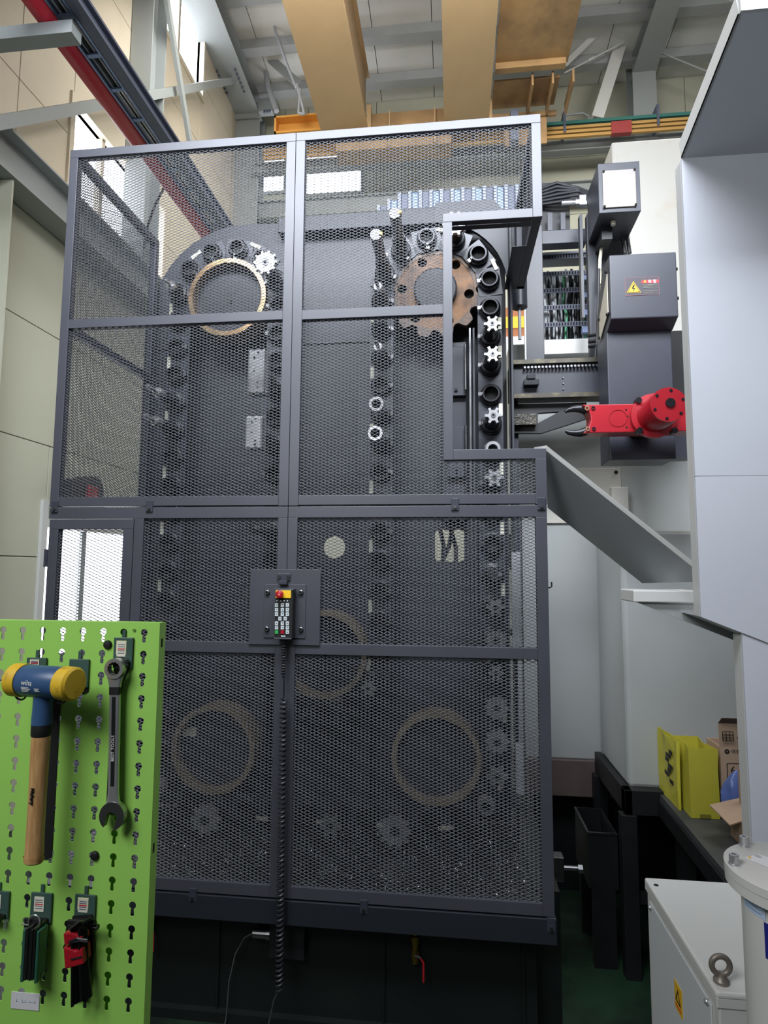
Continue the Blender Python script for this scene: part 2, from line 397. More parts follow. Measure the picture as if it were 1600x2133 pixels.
steel('conduit_pipe', MB().tube([PY(1170, 237, 10.0), a, PY(1215, 236, 10.0), PY(1226, 242, 10.0), c], .02, 8), BEAMG, 'small bent conduit above conductor rails beside the walkway', 'pipe')
steel('brace_bar', MB().bar(PX(-20, 258, -3.7), PY(512, 163, 10.1), .11, .10), BEAMG, 'long grey brace bar crossing from left wall to corner column', 'brace')
a, b = PX(345, -15, -3.6), PX(396, 300, -3.6)
steel('conduit_pole', MB().bar(a, b, .09, .05, (1, 0, 0)), BEAMG, 'thin slanting pole in front of the upper bright window', 'pole')

# runway beam, conductor rails, crane
zr = PY(1200, 288, 9.9).z; zr2 = PY(1200, 302, 9.9).z
steel('runway_beam', hbeam(MB(), (-3.6, 10.05, (zr+zr2)/2), (8.5, 10.05, (zr+zr2)/2), .16, zr-zr2+.06), BEAMG, 'long grey crane runway beam below the yellow conductor rails', 'beam')
zg = PY(700, 428, 10.3).z
steel('wall_girt', hbeam(MB(), (-3.6, 10.35, zg), (8.5, 10.35, zg), .16, .34), BEAMG, 'lower grey wall girt under the runway beam', 'beam')
cr = thing('conductor_rail_set', 'three ochre conductor rails and one green line on the runway beam', 'rail', (2, 9.7, zr))
for i, (py, m, r) in enumerate(((277, YELLOWC, .024), (268, YELLOWC, .024), (259, YELLOWC, .024), (249, GREENC, .028))):
    z = PY(1290, py, 9.7).z
    part('conductor_rail', MB().box(-3.3, 8.0, 9.7-r, 9.7+r, z-r, z+r), m, cr)
for k in range(7):
    x = -2.6 + 1.5*k
    part('rail_hanger', MB().box(x-.02, x+.02, 9.66, 9.92, zr-.05, zr+.32), RAILM, cr)
for x in (PY(1295, 268, 9.66).x, PY(850, 300, 9.66).x):
    part('joint_sleeve', MB().box(x-.16, x+.16, 9.655, 9.745, PY(1290, 278, 9.7).z-.02, PY(1290, 258, 9.7).z+.02), mat('sleeve_maroon', (170, 70, 70), .5), cr)
ZB = 9.60
def girder(x0, x1, label):
    g = thing('crane_girder', label, 'crane girder', ((x0+x1)/2, 6, ZB), 'overhead crane girders')
    part('bottom_flange', MB().box(x0, x1, 3.2, 9.25, ZB, ZB+.03), CRANE, g)
    part('web', MB().box(x0+.06, x0+.09, 3.2, 9.25, ZB+.03, ZB+1.0), CRANE, g)
    part('web', MB().box(x1-.09, x1-.06, 3.2, 9.25, ZB+.03, ZB+1.0), CRANE, g)
    part('top_flange', MB().box(x0, x1, 3.2, 9.25, ZB+1.0, ZB+1.03), CRANE, g)
    part('end_lug', MB().box(x1-.02, x1+.05, 9.10, 9.22, ZB-.12, ZB+.4), CRANE, g)
    return g
girder(PY(672, 265, 9.2).x, PY(768, 250, 9.2).x, 'wide ochre crane girder, left of the two overhead')
girder(PY(925, 250, 9.2).x, PY(1018, 245, 9.2).x, 'straight ochre crane girder, right of the two overhead')
x0, x1 = XR(775, 928, 250, 9.35)
et = thing('end_truck', 'ochre end truck beam between the two crane girders', 'crane truck', ((x0+x1)/2, 9.35, 9.3))
part('beam', MB().box(x0-.6, x1+.1, 9.26, 9.62, 9.34, PY(850, 240, 9.35).z), CRANED, et)
for i in range(2): part('stiffener', MB().box(x0+.3+.75*i, x0+.32+.75*i, 9.20, 9.26, 9.34, PY(850, 240, 9.35).z), CRANE, et)
l, r, b_, t_ = rect(575, 247, 678, 282, 9.3)
tb = thing('truck_channel', 'bright orange channel end left of the wide girder', 'crane truck', ((l+r)/2, 9.3, b_))
part('web', MB().box(l, r, 9.36, 9.39, b_, t_), mat('bright_orange', (232, 168, 78), .5), tb)
part('flange', MB().box(l, r, 9.2, 9.36, t_-.03, t_).box(l, r, 9.2, 9.36, b_, b_+.03).box(l, l+.03, 9.2, 9.36, b_, t_), mat('bright_orange', (232, 168, 78), .5), tb)
# walkway to the right of the straight girder
x0, x1 = PY(1018, 245, 9.2).x+.06, PY(1178, 120, 8.3).x
wk = thing('crane_walkway', 'dirty ochre crane walkway with ribbed underside', 'walkway', ((x0+x1)/2, 8.3, ZB+.1))
part('deck', MB().box(x0, x1+.08, 6.8, 8.55, ZB+.36, ZB+.40), CRANED, wk)
part('edge_angle', MB().box(x0, x1+.04, 8.45, 8.55, ZB+.26, ZB+.36), CRANED, wk)
part('lower_deck', MB().box(x0, x1, 8.75, 9.30, ZB+.30, ZB+.34), CRANED, wk)
for i in range(3):
    x = x0 + .55 + .3*i
    part('rib', MB().box(x, x+.03, 8.62, 9.28, ZB+.10, ZB+.30), CRANED, wk)
part('front_plate', MB().box(x0+.2, x1-.12, 9.30, 9.33, ZB-.35, ZB+.12), CRANED, wk)
part('rail_bracket', MB().box(x0+.28, x0+.40, 9.1, 9.3, ZB-.4, ZB+.12), RAILM, wk)
part('edge_flange', MB().box(x0, x1+.03, 9.26, 9.31, ZB+.10, ZB+.18), CRANED, wk)
# festoon cables by the wide girder
for k, (pts, lb) in enumerate((([(565, -10), (572, 60), (600, 140), (618, 185)], 'steel rope beside the wide crane girder'),
                               ([(618, 175), (629, 215), (634, 238), (622, 236), (626, 185)], 'hanging festoon cable loop under the wide girder'),
                               ([(548, 95), (558, 180), (570, 215), (576, 232)], 'grey cable dropping along the corner column'))):
    p3 = [PY(x, y, 9.0 if k < 2 else 9.8) for x, y in pts]
    sm = []
    for i in range(len(p3)-1):
        for t in range(6): sm.append(p3[i].lerp(p3[i+1], t/6))
    sm.append(p3[-1])
    steel('festoon_cable', MB().tube(sm, .022 if k < 2 else .05, 8), CABLEG, lb, 'cable')
a, b = PY(536, 98, 9.6), PY(622, 175, 9.6)
steel('flat_brace', MB().bar(a, b, .14, .05, (0, 1, 0)), BEAMG, 'grey brace slanting from corner column to the wide girder', 'brace')
l, r, b_, t_ = rect(549, 205, 568, 232, 10.0)
jb = thing('junction_box', 'small grey junction box beside the corner column', 'box', ((l+r)/2, 10, b_))
part('body', MB().box(l-.1, r, 9.98, 10.125, b_, t_), BEAMG, jb, bevel=.01)
for i in range(3): part('gland', MB().cyl((l+.03+.05*i, 9.97, b_-.05), (l+.03+.05*i, 9.97, b_), .02, 8), RAILM, jb)

# red pipe, cable tray, rail
steel('red_pipe', MB().cyl((-2.6, 1.2, 5.965), (-2.6, 6.05, 5.965), .075, 24), PIPER, 'red pipe running overhead beside the cable tray', 'pipe').data.shade_smooth()
tr = thing('cable_tray', 'blue grey ladder cable tray between red pipe and slate rail', 'cable tray', (-2.46, 4, 5.93))
for x in (-2.515, -2.405): part('side_rail', MB().box(x-.008, x+.008, 1.2, 6.2, 5.93, 5.99), TRAYM, tr)
for k in range(16): part('rung', MB().box(-2.51, -2.41, 1.5+.3*k-.015, 1.5+.3*k+.015, 5.935, 5.95), TRAYM, tr)
for k in range(4): part('tray_cable', MB().cyl((-2.495+.024*k, 1.2, 5.962), (-2.495+.024*k, 6.15, 5.962), .0095, 8), (CABLEG, CABLE, CABLEG, CABLE)[k], tr)
part('cover', MB().box(-2.51, -2.41, 1.2, 3.95, 5.988, 5.995), mat('tray_cover_blue', (110, 134, 178), .4, .3), tr)
steel('support_rail', hbeam(MB(), (-2.345, 1.2, 5.98), (-2.345, 6.3, 5.98), .08, .12), RAILM, 'slate grey steel rail beside the cable tray', 'rail')
yb = PX(100, 70, -2.6).y
steel('tray_bracket', MB().box(-4.0, -2.40, yb-.05, yb+.05, 5.80, 5.875).box(-4.0, -2.40, yb-.05, yb-.04, 5.875, 5.888), BEAMG, 'grey bracket arm under the red pipe at the upper left', 'bracket')

# small things on and near the left wall
q = PX(160, 1015, -3.9)
hr = thing('hose_reel_box', 'black box with red reel on the left wall behind the mesh', 'hose reel', (-3.9, q.y, q.z-.18))
part('case', MB().box(-4.0, -3.78, q.y-.22, q.y+.06, q.z-.26, q.z+.06), RUBBER, hr, bevel=.02)
part('drum_side', MB().cyl((-3.98, q.y+.17, q.z-.02), (-3.80, q.y+.17, q.z-.02), .16, 24), RUBBER, hr)
part('red_core', MB().box(-3.80, -3.74, q.y-.02, q.y+.14, q.z-.26, q.z+.02), RED, hr, bevel=.01)
for k, (pts, lb) in enumerate((([(345, 385), (322, 430), (308, 470), (300, 520)], 'thin black cable drooping from the tray end'),)):
    p3 = [Vector((-2.44, 5.4, 5.955))] + [PY(x, y, 5.4) for x, y in pts]; sm = [a_.lerp(b_, t/5) for a_, b_ in zip(p3[:-1], p3[1:]) for t in range(5)] + [p3[-1]]
    steel('drooping_cable', MB().tube(sm, .012, 6), CABLE, lb, 'cable')

# ================================================================== mesh cage round the tool magazine
CY = 3.2            # front plane of the cage
PU, PV = 0.0425, 0.0177
def expanded(u0, u1, v0, v1, place, w=0.0027, t=0.0032):
    """expanded-metal diamonds over u x v as real strands; place(u, v, d) -> xyz arrays"""
    nu = int((u1-u0)/PU)+1; nv = int((v1-v0)/PV)+1
    pu = (u1-u0)/nu; pv = (v1-v0)/nv
    i, j = np.meshgrid(np.arange(nu), np.arange(nv), indexing='ij'); i = i.ravel(); j = j.ravel()
    cu = u0 + (i+.5)*pu; cv = v0 + (j+.5)*pv
    segs = []
    for (a, b) in (((-.5, 0), (0, .5)), ((0, .5), (.5, 0)), ((.5, 0), (0, -.5)), ((0, -.5), (-.5, 0))):
        segs.append(np.stack([cu+a[0]*pu, cv+a[1]*pv, cu+b[0]*pu, cv+b[1]*pv], 1))
    S = np.concatenate(segs)
    # each diamond owns its four half-strands: keep them thin so that neighbours join into one strand
    p = S[:, :2]; q = S[:, 2:]
    d = (q-p)/np.linalg.norm(q-p, axis=1)[:, None]; nrm = np.stack([-d[:, 1], d[:, 0]], 1)
    e = d*0.0012
    V = []
    for base in (p-e, q+e):
        for (sn, dd) in ((-w/2, 0), (w/2, 0), (w/2, t), (-w/2, t)):
            # strands lean like real expanded metal: the back edge sits a little higher
            c = base + nrm*sn
            V.append(np.stack([c[:, 0], c[:, 1] + (dd/t)*0.0012, np.full(len(c), dd)], 1))
    V = np.stack(V, 1)                                   # n, 8, 3
    n = len(V)
    F = np.array([[0, 1, 5, 4], [1, 2, 6, 5], [2, 3, 7, 6], [3, 0, 4, 7]])
    F = (F[None] + (np.arange(n)*8)[:, None, None]).reshape(-1, 4)
    V = V.reshape(-1, 3)
    return np.stack(place(V[:, 0], V[:, 1], V[:, 2]), 1), F
def mesh_part(name, VF, m, parent):
    V, F = [np.concatenate([vf[0] for vf in VF]), None]
    o = 0; fs = []
    for v, f in VF: fs.append(f+o); o += len(v)
    F = np.concatenate(fs); V = V - np.array(WORLD[parent.name])
    me = bpy.data.meshes.new(name); me.vertices.add(len(V)); me.vertices.foreach_set('co', V.astype(np.float32).ravel())
    me.loops.add(F.size); me.loops.foreach_set('vertex_index', F.astype(np.int32).ravel())
    me.polygons.add(len(F)); me.polygons.foreach_set('loop_start', np.arange(0, F.size, 4, dtype=np.int32))
    me.polygons.foreach_set('loop_total', np.full(len(F), 4, dtype=np.int32))
    me.update(calc_edges=True); me.materials.append(m)
    ob = bpy.data.objects.new(name, me); COL.objects.link(ob); ob.parent = parent; WORLD[ob.name] = WORLD[parent.name]
    ob['kind'] = 'stuff'; ob['label'] = 'fine diamond expanded steel mesh'
    return ob
front = lambda u, v, d: (u, CY + 0.012 + d, v)
def bar_part(parent, x0, x1, z0, z1, y0=CY, y1=CY+.045, name='frame_bar', m=GUARD):
    return part(name, MB().box(x0, x1, y0, y1, z0, z1), m, parent, bevel=0.002)
FB = 0.052
# upper panels --------------------------------------------------------------
XL, XM, XR_, ZT, ZS = -2.306, -0.896, 0.500, 4.934, 2.742
ul = thing('mesh_guard', 'upper left mesh panel of the dark cage, in front of the ringed wheel', 'mesh panel', ((XL+XM)/2, CY, ZS), 'front mesh panels of the cage')
bar_part(ul, XL, XM-.001, ZT-FB, ZT); bar_part(ul, XL, XL+FB, ZS, ZT-FB); bar_part(ul, XM-FB-.004, XM-.001, ZS, ZT-FB)
bar_part(ul, XL+FB, XM-FB-.004, ZS+.004, ZS+.057); bar_part(ul, XL+FB, XM-FB-.004, 3.806, 3.860)
mesh_part('expanded_mesh', [expanded(XL+.03, XM-.03, ZS+.03, ZT-.03, front)], MESHM, ul)
ur = thing('mesh_guard', 'upper right mesh panel with a tall rectangular opening cut into its side', 'mesh panel', ((XM+XR_)/2, CY, ZS), 'front mesh panels of the cage')
NX, NZ0, NZ1 = -0.045, 3.015, 4.36      # the opening
bar_part(ur, XM+.001, XR_, ZT-FB, ZT); bar_part(ur, XM+.001, XM+FB+.004, ZS, ZT-FB)
bar_part(ur, XR_-FB, XR_, NZ1-.03, ZT-FB); bar_part(ur, NX, XR_-FB, NZ1-.03, NZ1+.022)
bar_part(ur, NX, NX+FB, NZ0-.03, NZ1-.03); bar_part(ur, NX+FB, XR_-.005, NZ0-.03, NZ0+.025)
bar_part(ur, XR_-.062, XR_-.005, ZS, NZ0-.03); bar_part(ur, XM+FB+.004, XR_-.062, ZS+.004, ZS+.057)
bar_part(ur, XM+FB+.004, NX, 3.800, 3.855)
mesh_part('expanded_mesh', [expanded(XM+.03, NX+.03, ZS+.03, ZT-.03, front), expanded(NX+.03, XR_-.03, NZ1, ZT-.03, front),
                            expanded(NX+.03, XR_-.03, ZS+.03, NZ0, front)], MESHM, ur)
# opening reveal: return flanges going back
part('reveal', MB().box(NX+FB-.004, NX+FB, CY+.045, CY+.10, NZ0+.02, NZ1-.03).box(NX+FB, XR_-FB, CY+.045, CY+.085, NZ1-.034, NZ1-.03), BLACKP, ur)
# lower panels --------------------------------------------------------------
ZB0 = 0.700
dl = thing('mesh_door', 'narrow mesh door at the lower left with daylight behind it', 'mesh door', (-2.04, CY, 0.72))
DX0, DX1 = -2.300, -1.790
bar_part(dl, DX0, DX1, 2.615, 2.672); bar_part(dl, DX0, DX0+.056, 0.72, 2.615); bar_part(dl, DX1-.060, DX1, 0.72, 2.615); bar_part(dl, DX0+.056, DX1-.06, .72, .78)
mesh_part('expanded_mesh', [expanded(DX0+.03, DX1-.03, .75, 2.64, front)], MESHM, dl)
part('hinge', MB().cyl((DX0-.008, CY-.004, 2.40), (DX0-.008, CY-.004, 2.50), .010, 10), BLACKP, dl)
ll = thing('mesh_guard', 'lower left mesh panel between the mesh door and the pendant plate', 'mesh panel', (-1.34, CY, ZB0), 'front mesh panels of the cage')
LX0 = -1.786
bar_part(ll, XL, XM-.001, 2.676, ZS-.004); bar_part(ll, LX0, LX0+.056, ZB0, 2.676); bar_part(ll, XM-.055, XM-.001, ZB0, 2.676)
bar_part(ll, LX0+.056, XM-.055, 1.942, 2.000); bar_part(ll, LX0+.056, XM-.055, ZB0, ZB0+.06)
mesh_part('expanded_mesh', [expanded(LX0+.03, XM-.03, ZB0+.03, 2.70, front)], MESHM, ll)
lr = thing('mesh_guard', 'large lower right mesh panel below the cage opening', 'mesh panel', (-0.2, CY, ZB0), 'front mesh panels of the cage')
bar_part(lr, XM+.001, XR_-.008, 2.676, ZS-.004); bar_part(lr, XM+.001, XM+.055, ZB0, 2.676); bar_part(lr, XR_-.066, XR_-.008, ZB0, 2.676)
bar_part(lr, XM+.055, XR_-.066, 1.942, 2.000); bar_part(lr, XM+.055, XR_-.066, ZB0, ZB0+.06)
mesh_part('expanded_mesh', [expanded(XM+.03, XR_-.03, ZB0+.03, 2.70, front)], MESHM, lr)
# small clips over the joints
def clip(x, z, label, g):
    c = thing('joint_clip', label, 'clip', (x, CY-.01, z), g)
    part('strap', MB().box(x-.020, x+.020, CY-.008, CY, z-.03, z+.035), BLACKP, c, bevel=.002)
    part('screw', MB().cyl((x, CY-.016, z-.012), (x, CY-.008, z-.012), .009, 10), DULL, c)
for px, lb in ((115, 'joint clip at the left end of the cage middle rail'), (312, 'joint clip on the middle rail above the lower left panel'),
               (948, 'joint clip on the middle rail below the cage opening'), (1128, 'joint clip at the right end of the cage middle rail')):
    clip(PY(px, 1055, CY).x, 2.742, lb, 'clips on the cage middle rail')
# side returns ---------------------------------------------------------------
sl = thing('side_guard', 'left side mesh return of the upper cage', 'mesh panel', (XL+.03, 3.75, ZS))
YB = 4.24
sideL = lambda u, v, d: (XL + .012 + d, u, v)
for (y0, y1, z0, z1) in ((CY+.046, YB, ZT-FB, ZT), (YB-.055, YB, ZS, ZT-FB), (CY+.046, YB-.055, ZS, ZS+.05), (CY+.046, YB-.055, 3.80, 3.85)):
    part('frame_bar', MB().box(XL, XL+.045, y0, y1, z0, z1), BLACKP, sl, bevel=.002)
mesh_part('expanded_mesh', [expanded(CY+.05, YB-.02, ZS+.03, ZT-.03, sideL)], MESHM, sl)
sr = thing('side_guard', 'short right side mesh return hanging beside the cage opening', 'mesh panel', (XR_-.02, 3.65, NZ1))
sideR = lambda u, v, d: (XR_ - .016 + d, u, v)
for (y0, y1, z0, z1) in ((CY+.046, 4.06, ZT-FB, ZT), (4.02, 4.06, NZ1-.03, ZT-FB), (CY+.046, 4.06, NZ1-.03, NZ1+.02)):
    part('frame_bar', MB().box(XR_-.05, XR_-.001, y0, y1, z0, z1), BLACKP, sr, bevel=.002)
part('lower_flange', MB().box(XR_-.135, XR_-.05, CY+.30, 4.06, NZ1-.03, NZ1-.026), BLACKP, sr)
mesh_part('expanded_mesh', [expanded(CY+.05, 4.04, NZ1, ZT-.03, sideR)], MESHM, sr)

# base rail, tank --------------------------------------------------------------
tk = thing('chip_tank', 'long dark green coolant tank under the mesh cage', 'tank', (-0.7, 3.8, 0))
part('front_band', MB().box(-2.33, 0.500, CY-.006, CY+.05, 0.572, 0.692), mat('base_band_navy', (34, 37, 44), .45), tk, bevel=.003)
part('top_plate', MB().box(-2.33, 0.49, CY+.05, 4.62, 0.66, 0.69), PITCH, tk)
part('body', MB().box(-2.30, 0.42, CY+.14, 4.6, 0.03, 0.66), TANKM, tk, bevel=.004)
for px in (302, 455, 800, 1090):
    x = PY(px, 2030, CY+.14).x
    part('seam_rib', MB().box(x-.006, x+.006, CY+.125, CY+.14, 0.03, 0.57), TANKM, tk)
part('foot_rail', MB().box(-2.30, 0.42, CY+.10, CY+.16, 0.0, 0.05), TANKM, tk)
part('side_wing', MB().box(0.42, 0.56, CY+.25, 4.5, 0.03, 0.70), TANKM, tk, bevel=.004)
for px, py, lb in ((402, 1868, 'clip on the base rail at the lower left'), (758, 1893, 'clip on the base rail under the large lower panel'), (1148, 1931, 'clip at the right end of the base rail')):
    clip(PY(px, py, CY).x, PY(px, py, CY).z+.01, lb, 'clips on the base rail')
# drain valves
def valve(px, py, label):
    p = PY(px, py, CY+.11); x, y, z = p
    v = thing('ball_valve', label, 'valve', (x, y, z-.06), 'brass drain valves of the tank')
    part('body', MB().lathe([(.014, -.05), (.018, -.045), (.018, -.025), (.023, -.02), (.023, .018), (.017, .022), (.017, .05), (.022, .052), (.022, .085), (.014, .088)], 12, Matrix.Translation(p)), BRASS, v)
    part('elbow', MB().tube([(x, y, z+.085), (x, y, z+.115), (x, y+.03, z+.13)], .014, 10), BRASS, v, smooth=True)
    part('stem', MB().cyl((x, y-.02, z), (x+.035, y-.035, z), .009, 8), DULL, v)
    part('handle', MB().tube([(x+.03, y-.04, z), (x+.045, y-.042, z-.02), (x+.045, y-.043, z-.11)], .0055, 8), RED, v)
valve(865, 1985, 'brass ball valve with red lever under the cage middle')
valve(312, 1925, 'brass ball valve with red lever beside the green pegboard')
p = PY(545, 1945, CY+.10)
cn = thing('cable_connector', 'grey round plug connector under the base rail', 'connector', p)
part('plug', MB().cyl((p.x-.045, p.y, p.z), (p.x+.03, p.y, p.z), .024, 16).cyl((p.x+.03, p.y, p.z), (p.x+.05, p.y, p.z), .029, 16), DULL, cn)
part('socket_box', MB().box(p.x+.05, p.x+.24, p.y-.03, p.y+.08, p.z-.10, p.z+.12), PITCH, cn, bevel=.004)
pts = [(p.x-.045, p.y, p.z), (p.x-.09, p.y-.01, p.z-.02), (p.x-.135, p.y-.02, p.z-.10), (p.x-.165, p.y-.02, p.z-.24), (p.x-.175, p.y-.02, p.z-.42), (p.x-.18, p.y-.03, .01)]
solo('thin_cable', MB().tube(pts, .0035, 6), mat('cable_slate', (74, 76, 76), .5), 'thin cable hanging from the round plug connector', 'cable')

# metal chips on the tank top -------------------------------------------------
cv = []; cf = []
def chip_cloud(n, fx, fy, fz, smin, smax):
    for _ in range(n):
        x, y = fx(), fy(); z = fz(x, y); s = random.uniform(smin, smax)
        m = Matrix.Translation((x, y, z)) @ Matrix.Rotation(random.uniform(0, TAU), 4, 'Z') @ Matrix.Rotation(random.uniform(-.9, .9), 4, 'X') @ Matrix.Rotation(random.uniform(-.9, .9), 4, 'Y')
        o = len(cv); k = random.uniform(.5, 1.4)
        for q in ((-s, -s*.25, 0), (0, -s*.3, s*k*.5), (s, -s*.2, 0), (s, s*.25, 0), (0, s*.2, s*k*.5), (-s, s*.3, 0)): cv.append(tuple(m @ Vector(q)))
        cf.append((o, o+1, o+4, o+5)); cf.append((o+1, o+2, o+3, o+4))
def heap(x, y): return 0.69 + max(0, .14*math.exp(-((x+.25)/.45)**2) + .05*math.exp(-((x-.35)/.2)**2))*max(0, 1-abs(y-3.95)/.7)*random.random()
chip_cloud(4200, lambda: random.uniform(-2.1, .43), lambda: random.uniform(3.27, 4.2), heap, .003, .009)
mbc = MB(); mbc.v = [Vector(v) for v in cv]; mbc.f = cf
chips = solo('metal_chips', mbc, STEEL, 'scattered curled metal chips on the tank top behind the mesh', 'metal chips', kind='stuff')

# pendant plate and pendant ---------------------------------------------------
l, r, b_, t_ = rect(521, 1186, 668, 1345, CY)
pp = thing('pendant_plate', 'dark square mounting plate bolted over the middle post', 'plate', ((l+r)/2, CY-.01, b_))
part('plate', MB().box(l, r, CY-.010, CY-.001, 1.99, t_), GUARD, pp, bevel=.002)
l2, r2, b2, t2 = rect(550, 1217, 637, 1329, CY-.012)
part('inner_plate', MB().box(l2, r2, CY-.016, CY-.010, b2, t2), GUARD, pp, bevel=.002)
for px, py in ((557, 1234), (627, 1234), (556, 1310), (627, 1311)):
    q = PY(px, py, CY-.02)
    s_ = part('bolt', MB().lathe([(.013, 0), (.013, .012), (.010, .014), (.006, .014), (.006, .006)], 14, Matrix.Translation((q.x, CY-.016, q.z)) @ Matrix.Rotation(PI/2, 4, 'X')), DULL, pp)
    part('socket', MB().cyl((q.x, CY-.0225, q.z), (q.x, CY-.022, q.z), .006, 6), HOLE, s_)
q = PY(593, 1202, CY)
part('hook_bracket', MB().box(q.x-.038, q.x+.038, CY-.018, CY-.010, q.z-.018, q.z+.020).box(q.x-.022, q.x+.026, CY-.05, CY-.018, q.z-.040, q.z-.018), BLACKP, pp, bevel=.003)
for dx in (-.024, .024): part('bracket_screw', MB().ring((q.x+dx, CY-.024, q.z+.004), (q.x+dx, CY-.018, q.z+.004), .009, .004, 12), DULL, pp)
PYD = CY-.085
l, r, b_, t_ = rect(573, 1228, 607, 1331, PYD)
cx = (l+r)/2
pd = thing('pendant_controller', 'black handheld pendant with red emergency button and rows of grey keys', 'controller', (cx, PYD+.03, b_))
part('body', MB().box(l-.002, r+.008, PYD, PYD+.055, b_, t_), RUBBER, pd, bevel=.007)
part('top_cap', MB().box(l-.003, r+.009, PYD-.003, PYD+.056, t_-.006, t_+.004), GUARD, pd, bevel=.003)
part('bottom_cap', MB().box(l-.003, r+.004, PYD-.003, PYD+.05, b_-.002, b_+.006), GUARD, pd, bevel=.002)
_, _, ez0, ez1 = rect(573, 1229, 604, 1246, PYD)
part('yellow_plate', MB().box(l+.002, r-.003, PYD-.006, PYD, ez0, ez1-.002), YEL, pd, bevel=.002)
eb = part('emergency_button', MB().lathe([(.012, 0), (.012, .010), (.020, .012), (.021, .024), (.016, .027)], 24, Matrix.Translation((l+.029, PYD-.006, (ez0+ez1)/2)) @ Matrix.Rotation(PI/2, 4, 'X')), RED, pd, smooth=True)
part('arrow_mark', MB().prism([(l+.023, (ez0+ez1)/2-.006), (l+.035, (ez0+ez1)/2-.006), (l+.029, (ez0+ez1)/2+.008)], PYD-.0345, PYD-.033), mat('button_arrow', (232, 120, 110), .5), eb)
KEY = mat('key_grey', (196, 204, 206), .5); kx = [576.5, 588.5, 599]
for i, py in enumerate((1260, 1270, 1279, 1288.5, 1298, 1307, 1316.5)):
    for j, px in enumerate(kx if i != 3 else (583.5, 594.5)):
        q = PY(px, py, PYD); kw = .0085
        m = KEY if not (i == 6 and j < 2) else (mat('key_green', (50, 160, 80), .5) if j == 0 else RED)
        ky = part('key', MB().box(q.x-kw, q.x+kw, PYD-.004, PYD, q.z-.0095, q.z+.0095), m, pd)
        if m is KEY: part('key_mark', MB().box(q.x-.003, q.x+.004, PYD-.0044, PYD-.004, q.z-.003+.003*((i+j) % 2), q.z+.002+.003*((i+j) % 2)), RAILM, ky)
for px in (577, 585, 592, 599):
    q = PY(px, 1251.5, PYD); part('indicator_lamp', MB().cyl((q.x, PYD-.002, q.z), (q.x, PYD, q.z), .0035, 8), KEY, pd)
q = PY(590, 1325, PYD)
part('printed_label', MB().box(q.x-.012, q.x+.012, PYD-.001, PYD, q.z-.003, q.z+.003), KEY, pd)
# coiled cord
def helix(a, b, R, turns, n=12):
    a, b = Vector(a), Vector(b); d = (b-a); t = d.normalized(); q = t.orthogonal().normalized(); w = t.cross(q)
    return [a + d*(k/(turns*n)) + (q*math.cos(TAU*k/n) + w*math.sin(TAU*k/n))*R for k in range(int(turns*n)+1)]
YC = CY-.055
A0 = PY(591, 1334, YC); A1 = PY(590, 1408, YC); A2 = PY(591, 1455, YC); A3 = PY(581, 2062, YC); A4 = PY(560, 2133, CY-.02)
cc = thing('coiled_cord', 'black coiled cord hanging from the pendant to the floor', 'cord', (A3.x, YC, A3.z))
part('strain_relief', MB().cyl(A0, A0.lerp(A1, .12), .016, 12, .011), RUBBER, cc)
part('upper_coil', MB().tube(helix(A0.lerp(A1, .1), A1, .009, 12), .0042, 6), CABLE, cc, smooth=True)
part('straight_length', MB().tube([A1, A1.lerp(A2, .5)+Vector((.004, -.01, 0)), A2], .0035, 6).sphere(A1, .009, 8), CABLE, cc, smooth=True)
part('lower_coil', MB().tube(helix(A2, A3, .0155, 60), .0062, 6), CABLE, cc, smooth=True)
part('tail', MB().tube([A3, A3.lerp(A4, .3)+Vector((-.01, 0, 0)), A4, (A4.x-.03, CY-.03, .01)], .0045, 6), mat('cable_slate', (74, 76, 76), .5), cc, smooth=True)
# small hook on the right cage post
hk = PY(1146, 1222, CY+.02)
solo('wire_hook', MB().tube([(XR_-.008, CY+.02, hk.z-.005), (hk.x, CY+.02, hk.z-.005), (hk.x+.008, CY+.02, hk.z), (hk.x+.008, CY+.02, hk.z+.025)], .004, 6), RUBBER, 'tiny black hook on the right cage post', 'hook')

# ================================================================== tool magazine
MY = 4.0                        # front plane of the chain pockets
RW = 0.372                      # wheel pitch radius
CRt, CLt, CMb, CBl, CBr = (-.110, 4.336), (-1.598, 4.336), (-.854, 1.830), (-1.598, 1.190), (-.110, 1.190)
mg = thing('tool_magazine', 'tall dark plated tool magazine frame standing behind the mesh cage', 'machine', (-.9, 4.4, .69))
# back plate with a round and a square hole
xr = .395; xl = -2.36
outline = [(xl, .70), (xr, .70), (xr, 4.80), (xr-.16, 5.02), (CLt[0], 5.07)]
outline += [(CLt[0] + .735*math.cos(a), CLt[1] + .735*math.sin(a)) for a in [PI/2 + k*PI/2/10 for k in range(1, 11)]]
rh = PY(696, 1140, 4.3); l, r, b_, t_ = rect(906, 1103, 967, 1170, 4.3)
def rrect(l, r, b, t, q, n=5):
    o = []
    for cx, cz, a0 in ((r-q, t-q, 0), (l+q, t-q, PI/2), (l+q, b+q, PI), (r-q, b+q, 3*PI/2)):
        o += [(cx+q*math.cos(a0+k*PI/2/n), cz+q*math.sin(a0+k*PI/2/n)) for k in range(n+1)]
    return o
part('back_plate', flat('t', [outline, circ(rh.x, rh.z, .082, 32), rrect(l, r, b_, t_, .03)], 4.30, 4.33), DARKP, mg)
sq = (l, r, b_, t_)
part('top_cover', MB().box(-1.3, xr-.2, 4.20, 4.30, 4.93, 5.05), DARKP, mg, bevel=.004)
